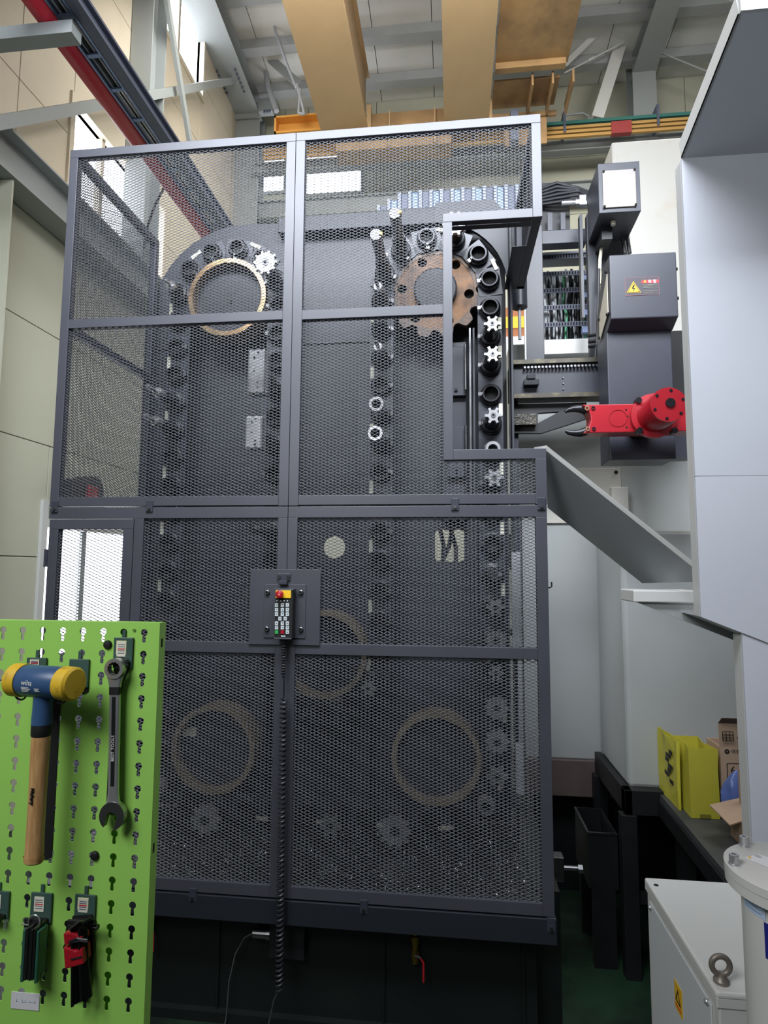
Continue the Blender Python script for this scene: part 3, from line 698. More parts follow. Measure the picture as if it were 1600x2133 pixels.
# right outer guard: plate whose inner edge follows the chain
inner = [(CRt[0] + (RW+.125)*math.cos(a), CRt[1] + (RW+.125)*math.sin(a)) for a in [k*PI/2/12 for k in range(13)]]
gd = [(xr, .72), (xr, 4.86), (xr-.10, 4.98), (inner[-1][0], 4.98)] + inner[::-1] + [(.387, .72)]
part('chain_guard', flat('t', [gd], 4.03, 4.06), DARKP, mg)
part('guard_edge', MB().box(.392, xr+.012, 3.93, 4.10, .72, 4.80), DARKP, mg, bevel=.002)
# inner guide rails and brackets beside the right column
for x in (.12, .145): part('guide_rail', MB().box(x, x+.012, 4.02, 4.06, 1.2, 4.05), DULL if x < .13 else BLACKP, mg)
for z0, z1 in ((3.60, 3.95), (3.03, 3.38)):
    part('inner_cover', MB().box(-.03, .10, 4.10, 4.14, z0, z1), BLACKP, mg, bevel=.003)
    part('cover_hinge', MB().cyl((.095, 4.07, z0+.03), (.095, 4.07, z1), .010, 10), DULL, mg)
    for z in (z0+.04, ): part('cover_bolt', MB().cyl((.03, 4.085, z), (.03, 4.10, z), .012, 8), HOLDER, mg)
part('inner_column', MB().box(-.06, .10, 4.15, 4.29, 2.74, 4.0), BLACKP, mg)
# left support posts between the loops
for x in (-1.35, -.62): part('support_post', MB().box(x-.05, x+.05, 4.18, 4.29, .72, 3.7), BLACKP, mg, bevel=.003)
part('plate_seam', MB().box(xl, -.5, 4.285, 4.30, 4.085, 4.095), BLACKP, mg)
part('left_post', MB().box(xl, xl+.10, 4.26, 4.30, .70, 4.3), BLACKP, mg)

# chain path ------------------------------------------------------------------
path = []
def seg(a, b):
    n = max(2, int(math.hypot(b[0]-a[0], b[1]-a[1])/.01))
    for k in range(n): path.append((a[0]+(b[0]-a[0])*k/n, a[1]+(b[1]-a[1])*k/n))
def arc(c, a0, a1):
    n = int(abs(a1-a0)*RW/.01)
    for k in range(n): a = a0+(a1-a0)*k/n; path.append((c[0]+RW*math.cos(a), c[1]+RW*math.sin(a)))
xR, xM, xN, xQ = CRt[0]+RW, CRt[0]-RW, CLt[0]+RW, CLt[0]-RW
seg((xR, CBr[1]), (xR, CRt[1])); arc(CRt, 0, PI); seg((xM, CRt[1]), (xM, CMb[1])); arc(CMb, 0, -PI)
seg((xN, CMb[1]), (xN, CLt[1])); arc(CLt, 0, PI); seg((xQ, CLt[1]), (xQ, CBl[1])); arc(CBl, PI, 1.5*PI)
seg((CBl[0], CBl[1]-RW), (CBr[0], CBr[1]-RW)); arc(CBr, -PI/2, 0)
P_ = np.array(path); D_ = np.linalg.norm(np.roll(P_, -1, 0)-P_, axis=1); S_ = np.concatenate([[0], np.cumsum(D_)]); LT = S_[-1]
NP = round(LT/0.2); PITCHC = LT/NP
s0 = np.argmin(np.hypot(P_[:, 0]-xR, P_[:, 1]-3.979)); s0 = S_[s0]
def at_s(s):
    s = s % LT; k = int(np.searchsorted(S_, s, 'right'))-1; k = min(k, len(P_)-1); t = (s-S_[k])/D_[k]
    a, b = P_[k], P_[(k+1) % len(P_)]; d = (b-a)/np.linalg.norm(b-a)
    return a+(b-a)*t, d
POCK = [at_s(s0+i*PITCHC) for i in range(NP)]
ch = thing('tool_chain', 'serpentine chain of round tool pockets looping over the magazine wheels', 'tool chain', (-.9, MY, .8))
def proto(name, mb, m, smooth=False):
    me = mesh_data(name, mb, m, Vector((0, 0, 0)), smooth); return me
rotX = Matrix.Rotation(PI/2, 4, 'X')     # local +Z -> -Y
pk = MB().lathe([(.072, -.03), (.072, .0), (.062, .004), (.057, .012), (.057, .030), (.047, .030), (.046, -.028)], 28, rotX, caps=False)
ME_P = proto('pocket', pk, HOLDER, True)
ME_H = proto('pocket_bore', MB().cyl((0, .020, 0), (0, .026, 0), .048, 24), HOLE)
ME_F = proto('flange_plate', MB().prism([(-.082, -.10), (.082, -.10), (.082, .10), (-.082, .10)], .030, .05), BLACKP)
ME_T = proto('number_tag', MB().box(-.0125, .0125, -.004, 0, -.042, .042), PAPER)
ME_K = proto('latch', MB().box(-.085, -.055, -.012, .0, -.010, .014).box(-.062, -.055, -.03, -.012, -.006, .01), DULL)
def child(name, me, parent, loc, ang):
    o = bpy.data.objects.new(name, me); COL.objects.link(o); o.parent = parent
    o.location = Vector(loc) - WORLD[parent.name]; o.rotation_euler = (0, -ang, 0); WORLD[o.name] = Vector(loc)
    return o
for i, (p, d) in enumerate(POCK):
    ang = math.atan2(d[1], d[0]) - PI/2       # rotation taking +Z to the travel direction
    pc = child('pocket', ME_P, ch, (p[0], MY, p[1]), ang)
    ob = bpy.data.objects.new('pocket_bore', ME_H); COL.objects.link(ob); ob.parent = pc
    child('link_plate', ME_F, ch, (p[0], MY, p[1]), ang)
    child('latch', ME_K, ch, (p[0], MY, p[1]), ang)
    if i % 2 == 0:
        q, dq = at_s(s0 + (i+.5)*PITCHC); aq = math.atan2(dq[1], dq[0]) - PI/2
        out = Vector((math.cos(aq), 0, math.sin(aq)))
        child('number_tag', ME_T, ch, Vector((q[0], MY+.026, q[1])) + out*.066, aq)
# wheels ------------------------------------------------------------------------
def wheel(c, label, kind):
    w = thing('chain_wheel', label, 'wheel', (c[0], MY+.08, c[1]-.3), 'wheels of the tool chain')
    if kind == 'sprocket':
        n = 12; lp = []
        for k in range(n):
            a0 = TAU*k/n
            for t in np.linspace(-.5, .5, 13):
                a = a0 + t*TAU/n; dd = abs(t)
                rr = .335 - (.055*math.sqrt(max(0, 1-(dd/.26)**2)) if dd < .26 else 0)
                lp.append((c[0]+rr*math.cos(a), c[1]+rr*math.sin(a)))
        holes = [circ(c[0]+.235*math.cos(a), c[1]+.235*math.sin(a), .034, 20) for a in [TAU*k/6-.12 for k in range(6)]]
        part('rim', flat('t', [lp, circ(*c, .27, 40)], MY+.045, MY+.09), RUSTG, w)
        part('sprocket_plate', flat('t', [circ(*c, .275, 48)]+holes, MY+.05, MY+.08), RUST, w)
        part('hub', MB().lathe([(.15, 0), (.15, .045), (.14, .05)], 36, Matrix.Translation((c[0], MY+.05, c[1])) @ rotX), DARKP, w)
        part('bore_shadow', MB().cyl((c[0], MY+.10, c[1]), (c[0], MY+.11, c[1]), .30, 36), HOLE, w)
    else:
        m = BRASSR if kind == 'bright' else BROWNR
        part('disc', MB().cyl((c[0], MY+.06, c[1]), (c[0], MY+.16, c[1]), .256, 48), DARKP, w, smooth=True)
        part('rim_ring', MB().ring((c[0], MY-.02, c[1]), (c[0], MY+.16, c[1]), .288, .256, 64), m, w, smooth=True)
        part('axle_cap', MB().cyl((c[0], MY+.045, c[1]), (c[0], MY+.06, c[1]), .012, 12), PITCH, w)
wheel(CRt, 'rusty notched sprocket showing in the cage opening', 'sprocket')
wheel(CLt, 'upper left wheel with a bright brassy rim ring', 'bright')
wheel(CMb, 'brown rimmed wheel behind the pendant plate', 'brown')
wheel(CBl, 'brown rimmed wheel at the lower left behind the mesh', 'brown')
wheel(CBr, 'brown rimmed wheel at the lower right behind the mesh', 'brown')

# tools ---------------------------------------------------------------------------
def star(r, teeth, rin, tw=.34):
    o = []
    for k in range(teeth):
        a = TAU*k/teeth
        for da, rr in ((-tw*.62, rin), (-tw*.50, r*.97), (tw*.40, r), (tw*.55, r*.80), (tw*.85, rin)): o.append((rr*math.cos(a+da*6/teeth), rr*math.sin(a+da*6/teeth)))
    return o
def make_tool(kind, name, label, cat, x, z, L=.25, r=.052):
    t = thing(name, label, cat, (x, MY, z), 'tools held in the chain')
    T = Matrix.Translation((x, MY, z)) @ rotX
    Y = lambda h: MY - h
    if kind in ('mill', 'bigmill'):
        teeth = 6 if kind == 'mill' else 10
        part('holder', MB().lathe([(.066, .0), (.066, .026), (.050, .032), (.046, .09), (.040, L-.035)], 24, T), HOLDER, t, smooth=True)
        rt = r*.62 if kind == 'mill' else r*.8
        cut = MB(); pl = star(r, teeth, rt); cut.prism([(x+a, z+b) for a, b in pl], Y(L), Y(L-.03)); cut.cyl((x, Y(L-.03), z), (x, Y(L-.05), z), rt, 20, rt*.8)
        c = part('cutter_head', cut, STEEL, t)
        part('arbor_screw', MB().ring((x, Y(L+.004), z), (x, Y(L), z), r*.30, r*.14, 16), DULL, c)
        part('screw_socket', MB().cyl((x, Y(L+.001), z), (x, Y(L), z), r*.14, 6), HOLE, c)
    elif kind == 'collet':
        part('holder', MB().lathe([(.066, .0), (.066, .026), (.050, .032), (.046, L*.6)], 24, T), HOLDER, t, smooth=True)
        c = part('collet_nut', MB().lathe([(.052, L*.6), (.054, L*.66), (.054, L*.92), (.047, L), (.031, L), (.030, L*.7)], 24, T, caps=False), STEEL, t, smooth=True)
        part('nut_bore', MB().cyl((x, Y(L*.80), z), (x, Y(L*.79), z), .031, 16), HOLE, c)
    elif kind == 'bar':
        part('holder', MB().lathe([(.066, .0), (.066, .026), (.050, .032), (.047, L*.35), (.042, L*.40)], 24, T), HOLDER, t, smooth=True)
        part('boring_bar', MB().lathe([(.036, L*.36), (.036, L)], 20, T), DULL, t, smooth=True)
        part('insert', MB().box(x+.02, x+.042, Y(L+.006), Y(L-.03), z-.008, z+.012), BRASS if 'brass' in label else STEEL, t)
    elif kind == 'drill':
        part('holder', MB().lathe([(.066, .0), (.066, .026), (.050, .032), (.034, L*.45), (.030, L*.55)], 24, T), HOLDER, t, smooth=True)
        part('collet_nut', MB().lathe([(.036, L*.5), (.036, L*.62), (.026, L*.66)], 16, T), STEEL, t, smooth=True)
        part('drill_bit', MB().lathe([(.013, L*.6), (.013, L-.02), (.002, L)], 12, T), STEEL, t, smooth=True)
    elif kind == 'head':
        part('holder', MB().lathe([(.066, .0), (.066, .026), (.050, .032), (.046, L-.06)], 24, T), HOLDER, t, smooth=True)
        h = r
        b = part('head_block', MB().box(x-.056, x+.056, Y(L+.03), Y(L-.07), z-h*.55, z+h*.45), STEEL, t, bevel=.012)
        for dz in (-.42, -.30, -.05, .25, .36):
            part('bolt_hole', MB().cyl((x+.012*(-1)**int(dz*100), Y(L+.032), z+h*dz), (x+.012*(-1)**int(dz*100), Y(L+.0295), z+h*dz), .007, 8), HOLE, b)
    return t
def pocket_near(x, z):
    return min(range(NP), key=lambda i: (POCK[i][0][0]-x)**2 + (POCK[i][0][1]-z)**2)
USED = set()
def tool(kind, px, py, L, r, name, label, cat='cutting tool'):
    q = PY(px, py, MY-L); i = min((k for k in range(NP) if k not in USED), key=lambda k: (POCK[k][0][0]-q.x)**2+(POCK[k][0][1]-q.z)**2)
    USED.add(i); p = POCK[i][0]
    return make_tool(kind, name, label, cat, p[0], p[1], L, r)
tool('bigmill', 966, 470, .20, .085, 'face_mill', 'wide silver face mill at the top of the cage opening')
tool('mill', 1024, 668, .22, .055, 'face_mill', 'silver six toothed cutter, topmost of three in the opening column')
tool('mill', 1024, 733, .22, .055, 'face_mill', 'silver six toothed cutter, second of three in the opening column')
tool('mill', 1026, 857, .22, .055, 'face_mill', 'silver six toothed cutter, lowest of three in the opening column')
tool('collet', 1024, 925, .15, .05, 'collet_chuck', 'silver collet nut chuck at the bottom of the opening')
tool('mill', 1030, 985, .24, .06, 'face_mill', 'silver cutter just below the opening behind mesh')
tool('bar', 1030, 1190, .22, .05, 'boring_bar', 'boring bar beside the tall grey strip, upper one')
tool('mill', 1028, 1245, .22, .058, 'face_mill', 'small cutter in right column between rail and pendant height')
tool('bigmill', 1024, 1300, .22, .072, 'face_mill', 'sparkling cutter in right column above the lower cross rail')
tool('mill', 1026, 1375, .20, .05, 'face_mill', 'small cutter right under the lower cross rail at right')
tool('bigmill', 1026, 1430, .22, .075, 'face_mill', 'round silver cutter in lower right column, upper of the bright row')
tool('bigmill', 1026, 1500, .22, .075, 'face_mill', 'round silver cutter in lower right column, second of the bright row')
tool('mill', 1026, 1570, .22, .065, 'face_mill', 'silver cutter in lower right column, third of the bright row')
tool('collet', 1010, 1628, .20, .05, 'collet_chuck', 'bright nosed chuck at the bottom end of right column')
tool('bar', 843, 455, .45, .05, 'boring_bar', 'long boring bar with brass tip at the upper right wheel')
tool('bar', 800, 506, .50, .05, 'boring_bar', 'long dark round bar left of the brass tipped tool')
tool('drill', 780, 557, .34, .04, 'drill_holder', 'glinting drill holder, upper one in the middle column')
tool('drill', 776, 612, .34, .04, 'drill_holder', 'glinting drill holder, lower one in the middle column')
tool('drill', 776, 725, .30, .04, 'drill_holder', 'drill holder in middle column just below the cross rail')
tool('collet', 780, 860, .26, .05, 'collet_chuck', 'dull chuck in middle column left of the opening')
tool('collet', 783, 925, .30, .05, 'collet_chuck', 'round faced chuck low in the middle column')
tool('bigmill', 540, 525, .25, .085, 'face_mill', 'bright large cutter right above the ringed upper wheel')
tool('head', 532, 740, .40, .29, 'angle_head', 'tall silver angle head block below the ringed wheel', 'milling head')
tool('head', 523, 905, .42, .21, 'angle_head', 'short silver angle head block, lower of the two', 'milling head')
tool('bar', 518, 1128, .44, .05, 'boring_bar', 'long bright tool in inner left column below middle rail')
tool('bar', 512, 1258, .46, .05, 'boring_bar', 'long bright tool pointing at the pendant plate')
tool('drill', 345, 565, .22, .04, 'drill_holder', 'drill holder at the upper left corner of the chain')
tool('drill', 300, 775, .40, .04, 'drill_holder', 'drill holder with white tip at far left column, upper')
tool('drill', 290, 895, .42, .04, 'drill_holder', 'drill holder sticking out at far left column, lower')
tool('bigmill', 455, 1690, .20, .10, 'face_mill', 'big silver face mill at the bottom left of the chain')
tool('bigmill', 822, 1700, .22, .10, 'face_mill', 'big dark face mill at the bottom middle of the chain')
tool('mill', 705, 1660, .20, .07, 'face_mill', 'medium cutter left of the big bottom middle face mill')
tool('mill', 745, 1440, .20, .05, 'face_mill', 'slim cutter under the wheel behind the pendant')
tool('collet', 328, 1640, .18, .05, 'collet_chuck', 'pale chuck beside the pegboard edge behind mesh')
# grey strip, chain and white plates beside the right column
l, r, b_, t_ = rect(1067, 1150, 1086, 1348, 3.75)
gs = thing('scale_strip', 'tall grey strip with white cord behind the right mesh', 'strip', ((l+r)/2, 3.75, b_))
part('strip', MB().box(l, r, 3.75, 3.76, b_, t_), CABLEG, gs)
part('rod', MB().cyl((r+.004, 3.74, 2.75), (r+.004, 3.74, .95), .006, 8), DULL, gs)
l, r, b_, t_ = rect(1075, 1550, 1096, 1655, 3.75)
part('lower_strip', MB().box(l, r, 3.75, 3.76, b_, t_), CABLEG, gs)
part('cylinder', MB().cyl((l-.01, 3.78, 2.40), (l-.01, 3.78, 2.62), .02, 10), DULL, gs)
part('bracket', MB().box(l-.02, xr+.01, 3.76, 3.95, 2.0, 2.03).box(l-.02, xr+.01, 3.76, 3.95, 1.0, 1.03), BLACKP, gs)
q = PY(393, 1525, MY+.04); 
solo('paper_tag', MB().prism([(q.x-.06, q.z), (q.x-.03, q.z+.03), (q.x+.05, q.z+.03), (q.x+.05, q.z-.03), (q.x-.035, q.z-.03)], MY+.052, MY+.058), PAPER, 'pale tag stuck on the lower left wheel', 'tag')
# cables behind the square hole
for k, (a, b) in enumerate((((915, 1095), (922, 1180)), ((944, 1095), (914, 1185)), ((938, 1100), (950, 1182)))):
    A, B = PY(*a, 4.346), PY(*b, 4.346)
    solo('hose', MB().tube([A, A.lerp(B, .5)+Vector((.02, 0, 0)), B], .016, 8), CABLE, ('black hose crossing the square hole, left one', 'black hose slanting across the square hole', 'black hose crossing the square hole, right one')[k], 'hose')
# energy chain lying over the magazine top
ec = thing('energy_chain', 'grey link cable chain lying over the magazine top', 'cable chain', (0, 4.5, 5.0))
x0, x1 = PY(790, 440, 4.5).x, PY(1120, 400, 4.5).x
zt, zb = PY(950, 402, 4.5).z, PY(950, 452, 4.5).z
n = 15
for k in range(n):
    xa = x0 + (x1-x0)*k/n; w = (x1-x0)/n
    dz = -.10*max(0, 1-k/2.2)
    part('link', MB().box(xa+.012, xa+w-.012, 4.45, 4.47, zb, zt+dz), TRAYM if k % 2 else RAILM, ec, bevel=.01); part('back_link', MB().box(xa+.012, xa+w-.012, 4.62, 4.64, zb, zt+dz), RAILM, ec)
    part('crossbar', MB().box(xa-.012, xa+.016, 4.44, 4.64, zt+dz-.015, zt+dz).box(xa-.010, xa+.014, 4.435, 4.45, zb, zt+dz), mat('link_pale', (128, 134, 154), .4, .3), ec)
part('carrier_plate', MB().box(x0, .30, 4.34, 4.66, zb-.06, zb-.005), DARKP, ec)

# ================================================================== the white machine on the right
def prismX(poly, x0, x1):  # polygon of (y, z) extruded along x
    n = len(poly); vs = [(x0, y, z) for y, z in poly] + [(x1, y, z) for y, z in poly]
    return MB().add(vs, [tuple(range(n)), tuple(range(2*n-1, n-1, -1))] + [((i+1) % n, i, n+i, n+(i+1) % n) for i in range(n)])
XE = 2.9
mc = thing('machine_column', 'tall white machine column with stained top behind the tool changer', 'machine', (1.8, 5.2, .72))
x1_ = PY(1062, 900, 4.8).x
part('lower_block', MB().box(x1_, XE, 4.75, 6.2, 1.0, PY(1180, 713, 4.75).z), GREYC, mc, bevel=.01)
zu = PY(1350, 291, 4.95).z
part('upper_block', MB().box(PY(1312, 500, 4.95).x, XE, 4.95, 6.2, PY(1180, 713, 4.75).z, zu), WHITEC, mc, bevel=.012)
part('upper_shoulder', MB().box(PY(1277, 380, 4.95).x, PY(1312, 500, 4.95).x+.02, 4.95, 5.6, PY(1300, 468, 4.95).z, zu), WHITEC, mc, bevel=.012)
l, r, b_, t_ = rect(1120, 976, 1294, 1090, 4.74)
part('cover_plate', MB().box(l, r, 4.73, 4.75, b_, t_), WHITEC, mc, bevel=.003)
q = PY(1283, 984, 4.73); part('plate_bolt', MB().cyl((q.x, 4.72, q.z), (q.x, 4.73, q.z), .014, 10), HOLE, mc)
l, r, b_, t_ = rect(1272, 1016, 1306, 1070, 4.70)
part('stop_block', MB().box(l, r, 4.66, 4.75, b_, t_), WHITEC, mc, bevel=.004)
part('corner_box', MB().box(1.076, XE, 4.0, 4.70, 1.058, 2.66), GREYC, mc, bevel=.03)
part('base_slab', MB().box(.55, XE, 4.72, 6.2, .74, 1.0), mat('brown_base', (96, 84, 80), .6, var=.2, scale=4), mc, bevel=.006)
part('under_body', MB().box(.60, XE, 4.9, 6.2, .0, .74), PITCH, mc)
q = rect(1130, 714, 1236, 744, 4.70); part('white_ledge', MB().box(q[0], q[1], 4.62, 4.75, q[2], q[3]), OFFW, mc, bevel=.004)

# black base frame, bin, bench
bf = thing('base_frame', 'black steel base frame under the grey column corner', 'frame', (1.3, 3.9, 0))
part('side_beam', MB().box(1.03, 1.075, 3.92, 4.70, .93, 1.075), PITCH, bf, bevel=.003)
part('front_beam', MB().box(1.03, XE, 3.92, 4.0, .93, 1.075), PITCH, bf, bevel=.003)
part('top_sill', MB().box(1.075, XE, 4.0, 4.70, .98, 1.056), PITCH, bf)
for x, y in ((1.05, 3.95), (1.40, 3.95), (1.9, 3.95), (1.05, 4.65)): part('leg', MB().box(x-.045, x+.045, y-.04, y+.04, 0, .93), PITCH, bf, bevel=.003)
part('cross_rail', MB().box(1.05, XE, 3.93, 3.97, .42, .48), PITCH, bf)
l, r, b_, t_ = rect(1240, 1720, 1318, 1815, 4.0)
bn = thing('steel_bin', 'open dark steel bin beside the black base frame', 'bin', ((l+r)/2-.02, 4.15, b_))
x0, x1, zt = l-.04, 1.0, PY(1250, 1722, 4.0).z
for nm, bx in (('front_wall', (x0, x1, 4.0, 4.006, b_-.1, zt-.04)), ('back_wall', (x0, x1, 4.40, 4.406, b_-.1, zt-.04)), ('side_wall', (x0, x0+.006, 4.006, 4.40, b_-.1, zt-.04)), ('side_wall', (x1-.006, x1, 4.006, 4.40, b_-.1, zt-.04)), ('bottom', (x0, x1, 4.0, 4.406, b_-.11, b_-.1))):
    part(nm, MB().box(*bx), PITCH, bn)
part('rim', MB().bar((x0, 4.0, zt-.04), (x1, 4.0, zt-.04), .012, .012).bar((x0, 4.0, zt-.04), (x0, 4.4, zt-.04), .012, .012), DULL, bn)
for y in (4.02, 4.38): part('foot', MB().box(x0+.02, x1-.02, y-.02, y+.02, 0, b_-.11), PITCH, bn)
bt = thing('step_bench', 'dark bench plate carrying the yellow bags and cartons', 'bench', (1.9, 3.2, 0))
A, B = PZ(1400, 1682, 1.06), PZ(1512, 1832, 1.06)
part('top', MB().slab([(A.x, 3.915, 1.03), (XE, 3.915, 1.03), (XE, B.y-.1, 1.03), (B.x+.02, B.y-.1, 1.03)], (0, 0, .03)), mat('bench_grey', (66, 68, 70), .5, var=.2, scale=4), bt)
part('front_edge', MB().bar((A.x, 3.915, .985), (B.x+.02, B.y-.1, .985), .03, .09), PITCH, bt)
part('leg', MB().box(B.x+.1, B.x+.18, B.y, B.y+.08, 0, .94), PITCH, bt); part('leg', MB().box(A.x+.05, A.x+.13, 3.75, 3.83, 0, .94), PITCH, bt)
part('under_panel', MB().box(A.x+.6, A.x+.62, B.y, 3.8, 0, 1.0), PITCH, bt)
q = PY(1185, 1808, 3.7)
ps = thing('pipe_stub', 'short grey pipe fitting sticking out right of the cage foot', 'pipe', (q.x, 3.7, q.z-.03))
part('pipe', MB().cyl((.56, 3.7, q.z), (q.x+.05, 3.7, q.z), .013, 10), DULL, ps); part('nut', MB().cyl((q.x+.05, 3.7, q.z), (q.x+.075, 3.7, q.z), .024, 6), DULL, ps)
part('valve_block', MB().box(.56, .62, 3.66, 3.74, q.z-.06, q.z+.07), DULL, ps, bevel=.004)

# paper bags
def bag(name, label, x0, x1, y0, y1, z0, h, m, skew=0.0, lean=.0):
    b = thing(name, label, 'bag', ((x0+x1)/2, (y0+y1)/2, z0), 'yellow paper bags on the bench')
    ym = (y0+y1)/2; g = .05
    # outline of a gusseted bag seen from above, bottom then top
    ring = [(x0, y0), (x1, y0), (x1-g*.4, ym), (x1, y1), (x0, y1), (x0+g*.4, ym)]
    lv = []
    for k, (f, gg) in enumerate(((0, .2), (.3, .6), (.7, 1.0), (1.0, 1.3))):
        o = []
        for i, (x, y) in enumerate(ring):
            xx = x
            if i == 2: xx = x1 - g*.4*gg
            if i == 5: xx = x0 + g*.4*gg
            o.append(Vector((xx + lean*f + (random.random()-.5)*.006, y + (random.random()-.5)*.006, z0 + h*f + (skew*(x-x0) if f == 1 else 0))))
        lv.append(o)
    out = MB(); n = 6
    for o in lv: out.v += o
    for k in range(3): out.f += [(k*n+i, k*n+(i+1) % n, (k+1)*n+(i+1) % n, (k+1)*n+i) for i in range(n)]
    out.f.append(tuple(range(n-1, -1, -1)))
    me = part('sheet', out, m, b)
    sol = me.modifiers.new('thick', 'SOLIDIFY'); sol.thickness = .0015; sol.offset = -1
    return b
YB_ = mat('yellow_paper', (188, 181, 62), .5, var=.06, scale=6)
a = PZ(1440, 1704, 1.062); c = PZ(1497, 1707, 1.062)
h = PY(1470, 1560, a.y).z - 1.062
bag1 = bag('paper_bag', 'front yellow paper bag with plain face on the bench', a.x, c.x+.01, a.y, a.y+.26, 1.062, h, YB_)
a2 = PZ(1408, 1682, 1.062)
bag2 = bag('paper_bag', 'rear yellow paper bag with black print on its side', a2.x, a.x-.012, a.y+.10, a.y+.42, 1.062, PY(1420, 1545, a.y+.1).z-1.062, YB_)
pm = MB()
for i in range(7):
    y = a.y+.17+.03*(i % 3); z = 1.062 + h*(.78-.075*i)
    pm.box(a2.x-.003, a2.x-.0005, y, y+.05+.02*(i % 2), z-.010, z+.012)
part('print', pm, INK, bag2, kind='stuff')
part('stamp', MB().box(a.x+.045, a.x+.10, a.y-.004, a.y-.001, 1.066, 1.085), mat('stamp_olive', (120, 116, 40), .6), bag1)

# cartons
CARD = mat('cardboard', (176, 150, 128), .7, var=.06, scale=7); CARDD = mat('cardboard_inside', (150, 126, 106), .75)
def carton(name, label, x0, x1, y0, y1, z0, z1, flaps):
    c = thing(name, label, 'carton', ((x0+x1)/2, (y0+y1)/2, z0), 'cartons on the bench')
    t = .005
    for nm, bx in (('front_wall', (x0, x1, y0, y0+t, z0, z1)), ('back_wall', (x0, x1, y1-t, y1, z0, z1)), ('side_wall', (x0, x0+t, y0+t, y1-t, z0, z1)), ('side_wall', (x1-t, x1, y0+t, y1-t, z0, z1)), ('bottom', (x0, x1, y0, y1, z0-.0, z0+t))):
        part(nm, MB().box(*bx), CARD, c)
    for pts in flaps: part('flap', MB().slab(pts, (0, -.004, -.002)), CARD, c)
    return c
zb = 1.062
y1_ = a.y+.29
X0, X1 = PY(1462, 1560, y1_).x, PY(1545, 1560, y1_).x
z1 = PY(1500, 1570, y1_).z
cb1 = carton('open_carton', 'open brown carton behind the front yellow bag', X0, X1+.12, y1_, y1_+.20, zb, z1, [])
part('flap', MB().slab([(X0, y1_, z1), (X0, y1_+.20, z1), (X0-.04, y1_+.20, z1+.075), (X0-.04, y1_, z1+.055)], (.004, 0, 0)), CARD, cb1)
part('flap', MB().slab([(X0, y1_+.196, z1), (X1+.12, y1_+.196, z1), (X1+.12, y1_+.22, z1+.09), (X0, y1_+.22, z1+.09)], (0, .004, 0)), CARDD, cb1)
part('flap', MB().slab([(X0+.03, y1_-.002, z1), (X1+.12, y1_-.002, z1), (X1+.12, y1_-.07, z1-.09), (X0+.03, y1_-.07, z1-.10)], (0, -.004, 0)), CARD, cb1)
# printed carton beside the bag
yk2 = a.y+.02
X0 = max(PY(1502, 1600, yk2).x, c.x+.016); X1 = X0+.22
z1 = PY(1520, 1556, yk2).z
cb2 = carton('printed_carton', 'printed carton with raised flap beside the white panel', X0, X1, yk2, yk2+.18, zb, z1, [])
fl = part('flap', MB().slab([(X0, yk2, z1), (X1, yk2, z1), (X1, yk2-.02, z1+.13), (X0-.012, yk2-.02, z1+.13)], (0, .004, 0)), CARD, cb2)
part('flap_top', MB().slab([(X0-.012, yk2-.02, z1+.13), (X1, yk2-.02, z1+.13), (X1, yk2-.055, z1+.165), (X0-.004, yk2-.05, z1+.165)], (0, .004, 0)), mat('cardboard_dark', (92, 78, 70), .7), cb2)
part('brand_mark', MB().ring((X0+.035, yk2-.0015, z1-.025), (X0+.035, yk2, z1-.025), .013, .004, 18), INK, cb2)
part('brand_text', text_mb('애경', .026, face_front(X0+.08, yk2-.001, z1-.025)), INK, cb2)
part('print_frame', flat('t', [rrect(X0+.03, X1-.01, z1-.20, z1-.085, .008), rrect(X0+.034, X1-.014, z1-.196, z1-.089, .006)], yk2-.0012, yk2-.0002), INK, cb2)
part('print_number', text_mb('6', .06, face_front(X0+.062, yk2-.001, z1-.125)), INK, cb2)
part('green_print', MB().box(X0+.03, X0+.07, yk2-.0012, yk2-.0002, z1-.22, z1-.17), mat('print_green', (30, 96, 62), .6), cb2)
gr = MB()
sk = lambda z: yk2 - .02*(z-z1)/.13 - .003
for i in range(4): gr.box(X0+.01+.018*i, X0+.0115+.018*i, sk(z1+.06)-.003, sk(z1+.06)+.001, z1+.035, z1+.085)
for i in range(4): gr.box(X0+.01, X0+.066, sk(z1+.06)-.003, sk(z1+.06)+.001, z1+.035+.0165*i, z1+.0365+.0165*i)
part('print_grid', gr, INK, fl, kind='stuff')
part('arrow_print', MB().prism([(X0+.085, z1+.05), (X0+.105, z1+.05), (X0+.095, z1+.075)], sk(z1+.06)-.004, sk(z1+.06)), INK, fl)
# blue plastic bag
bb = MB(); n = 22
yb2 = a.y-.10
q = PY(1540, 1650, yb2); cx, cy = q.x, yb2
zt2 = PY(1532, 1604, yb2).z
pr = []
for k in range(13):
    t = k/12; rr = .012 + .072*math.sin(PI*min(1, t*1.02))**.7
    pr.append((rr, zb + (zt2-zb)*t))
bb.lathe(pr, n, Matrix.Translation((cx, cy, 0)))
for v in bb.v:
    s_ = 1 + .13*math.sin(5*math.atan2(v.y-cy, v.x-cx) + 30*v.z) + .06*math.sin(23*v.z*6)
    v.x = cx + (v.x-cx)*s_; v.y = cy + (v.y-cy)*s_*.6
solo('plastic_bag', bb, mat('blue_plastic', (92, 112, 176), .3, var=.15, scale=12), 'crumpled blue plastic bag in front of the printed carton', 'plastic bag', smooth=True)
yf = a.y-.30
p1, p2, p3, p4 = PY(1478, 1676, yf+.08), PY(1540, 1662, yf+.14), PY(1575, 1700, yf+.02), PY(1521, 1718, yf-.06)
lf = thing('low_carton', 'low carton with a flat flap jutting out at the white panel edge', 'carton', (p3.x, yf, zb), 'cartons on the bench')
part('flap', MB().slab([p1, p2, p3, p4], (0, 0, -.006)), CARD, lf)
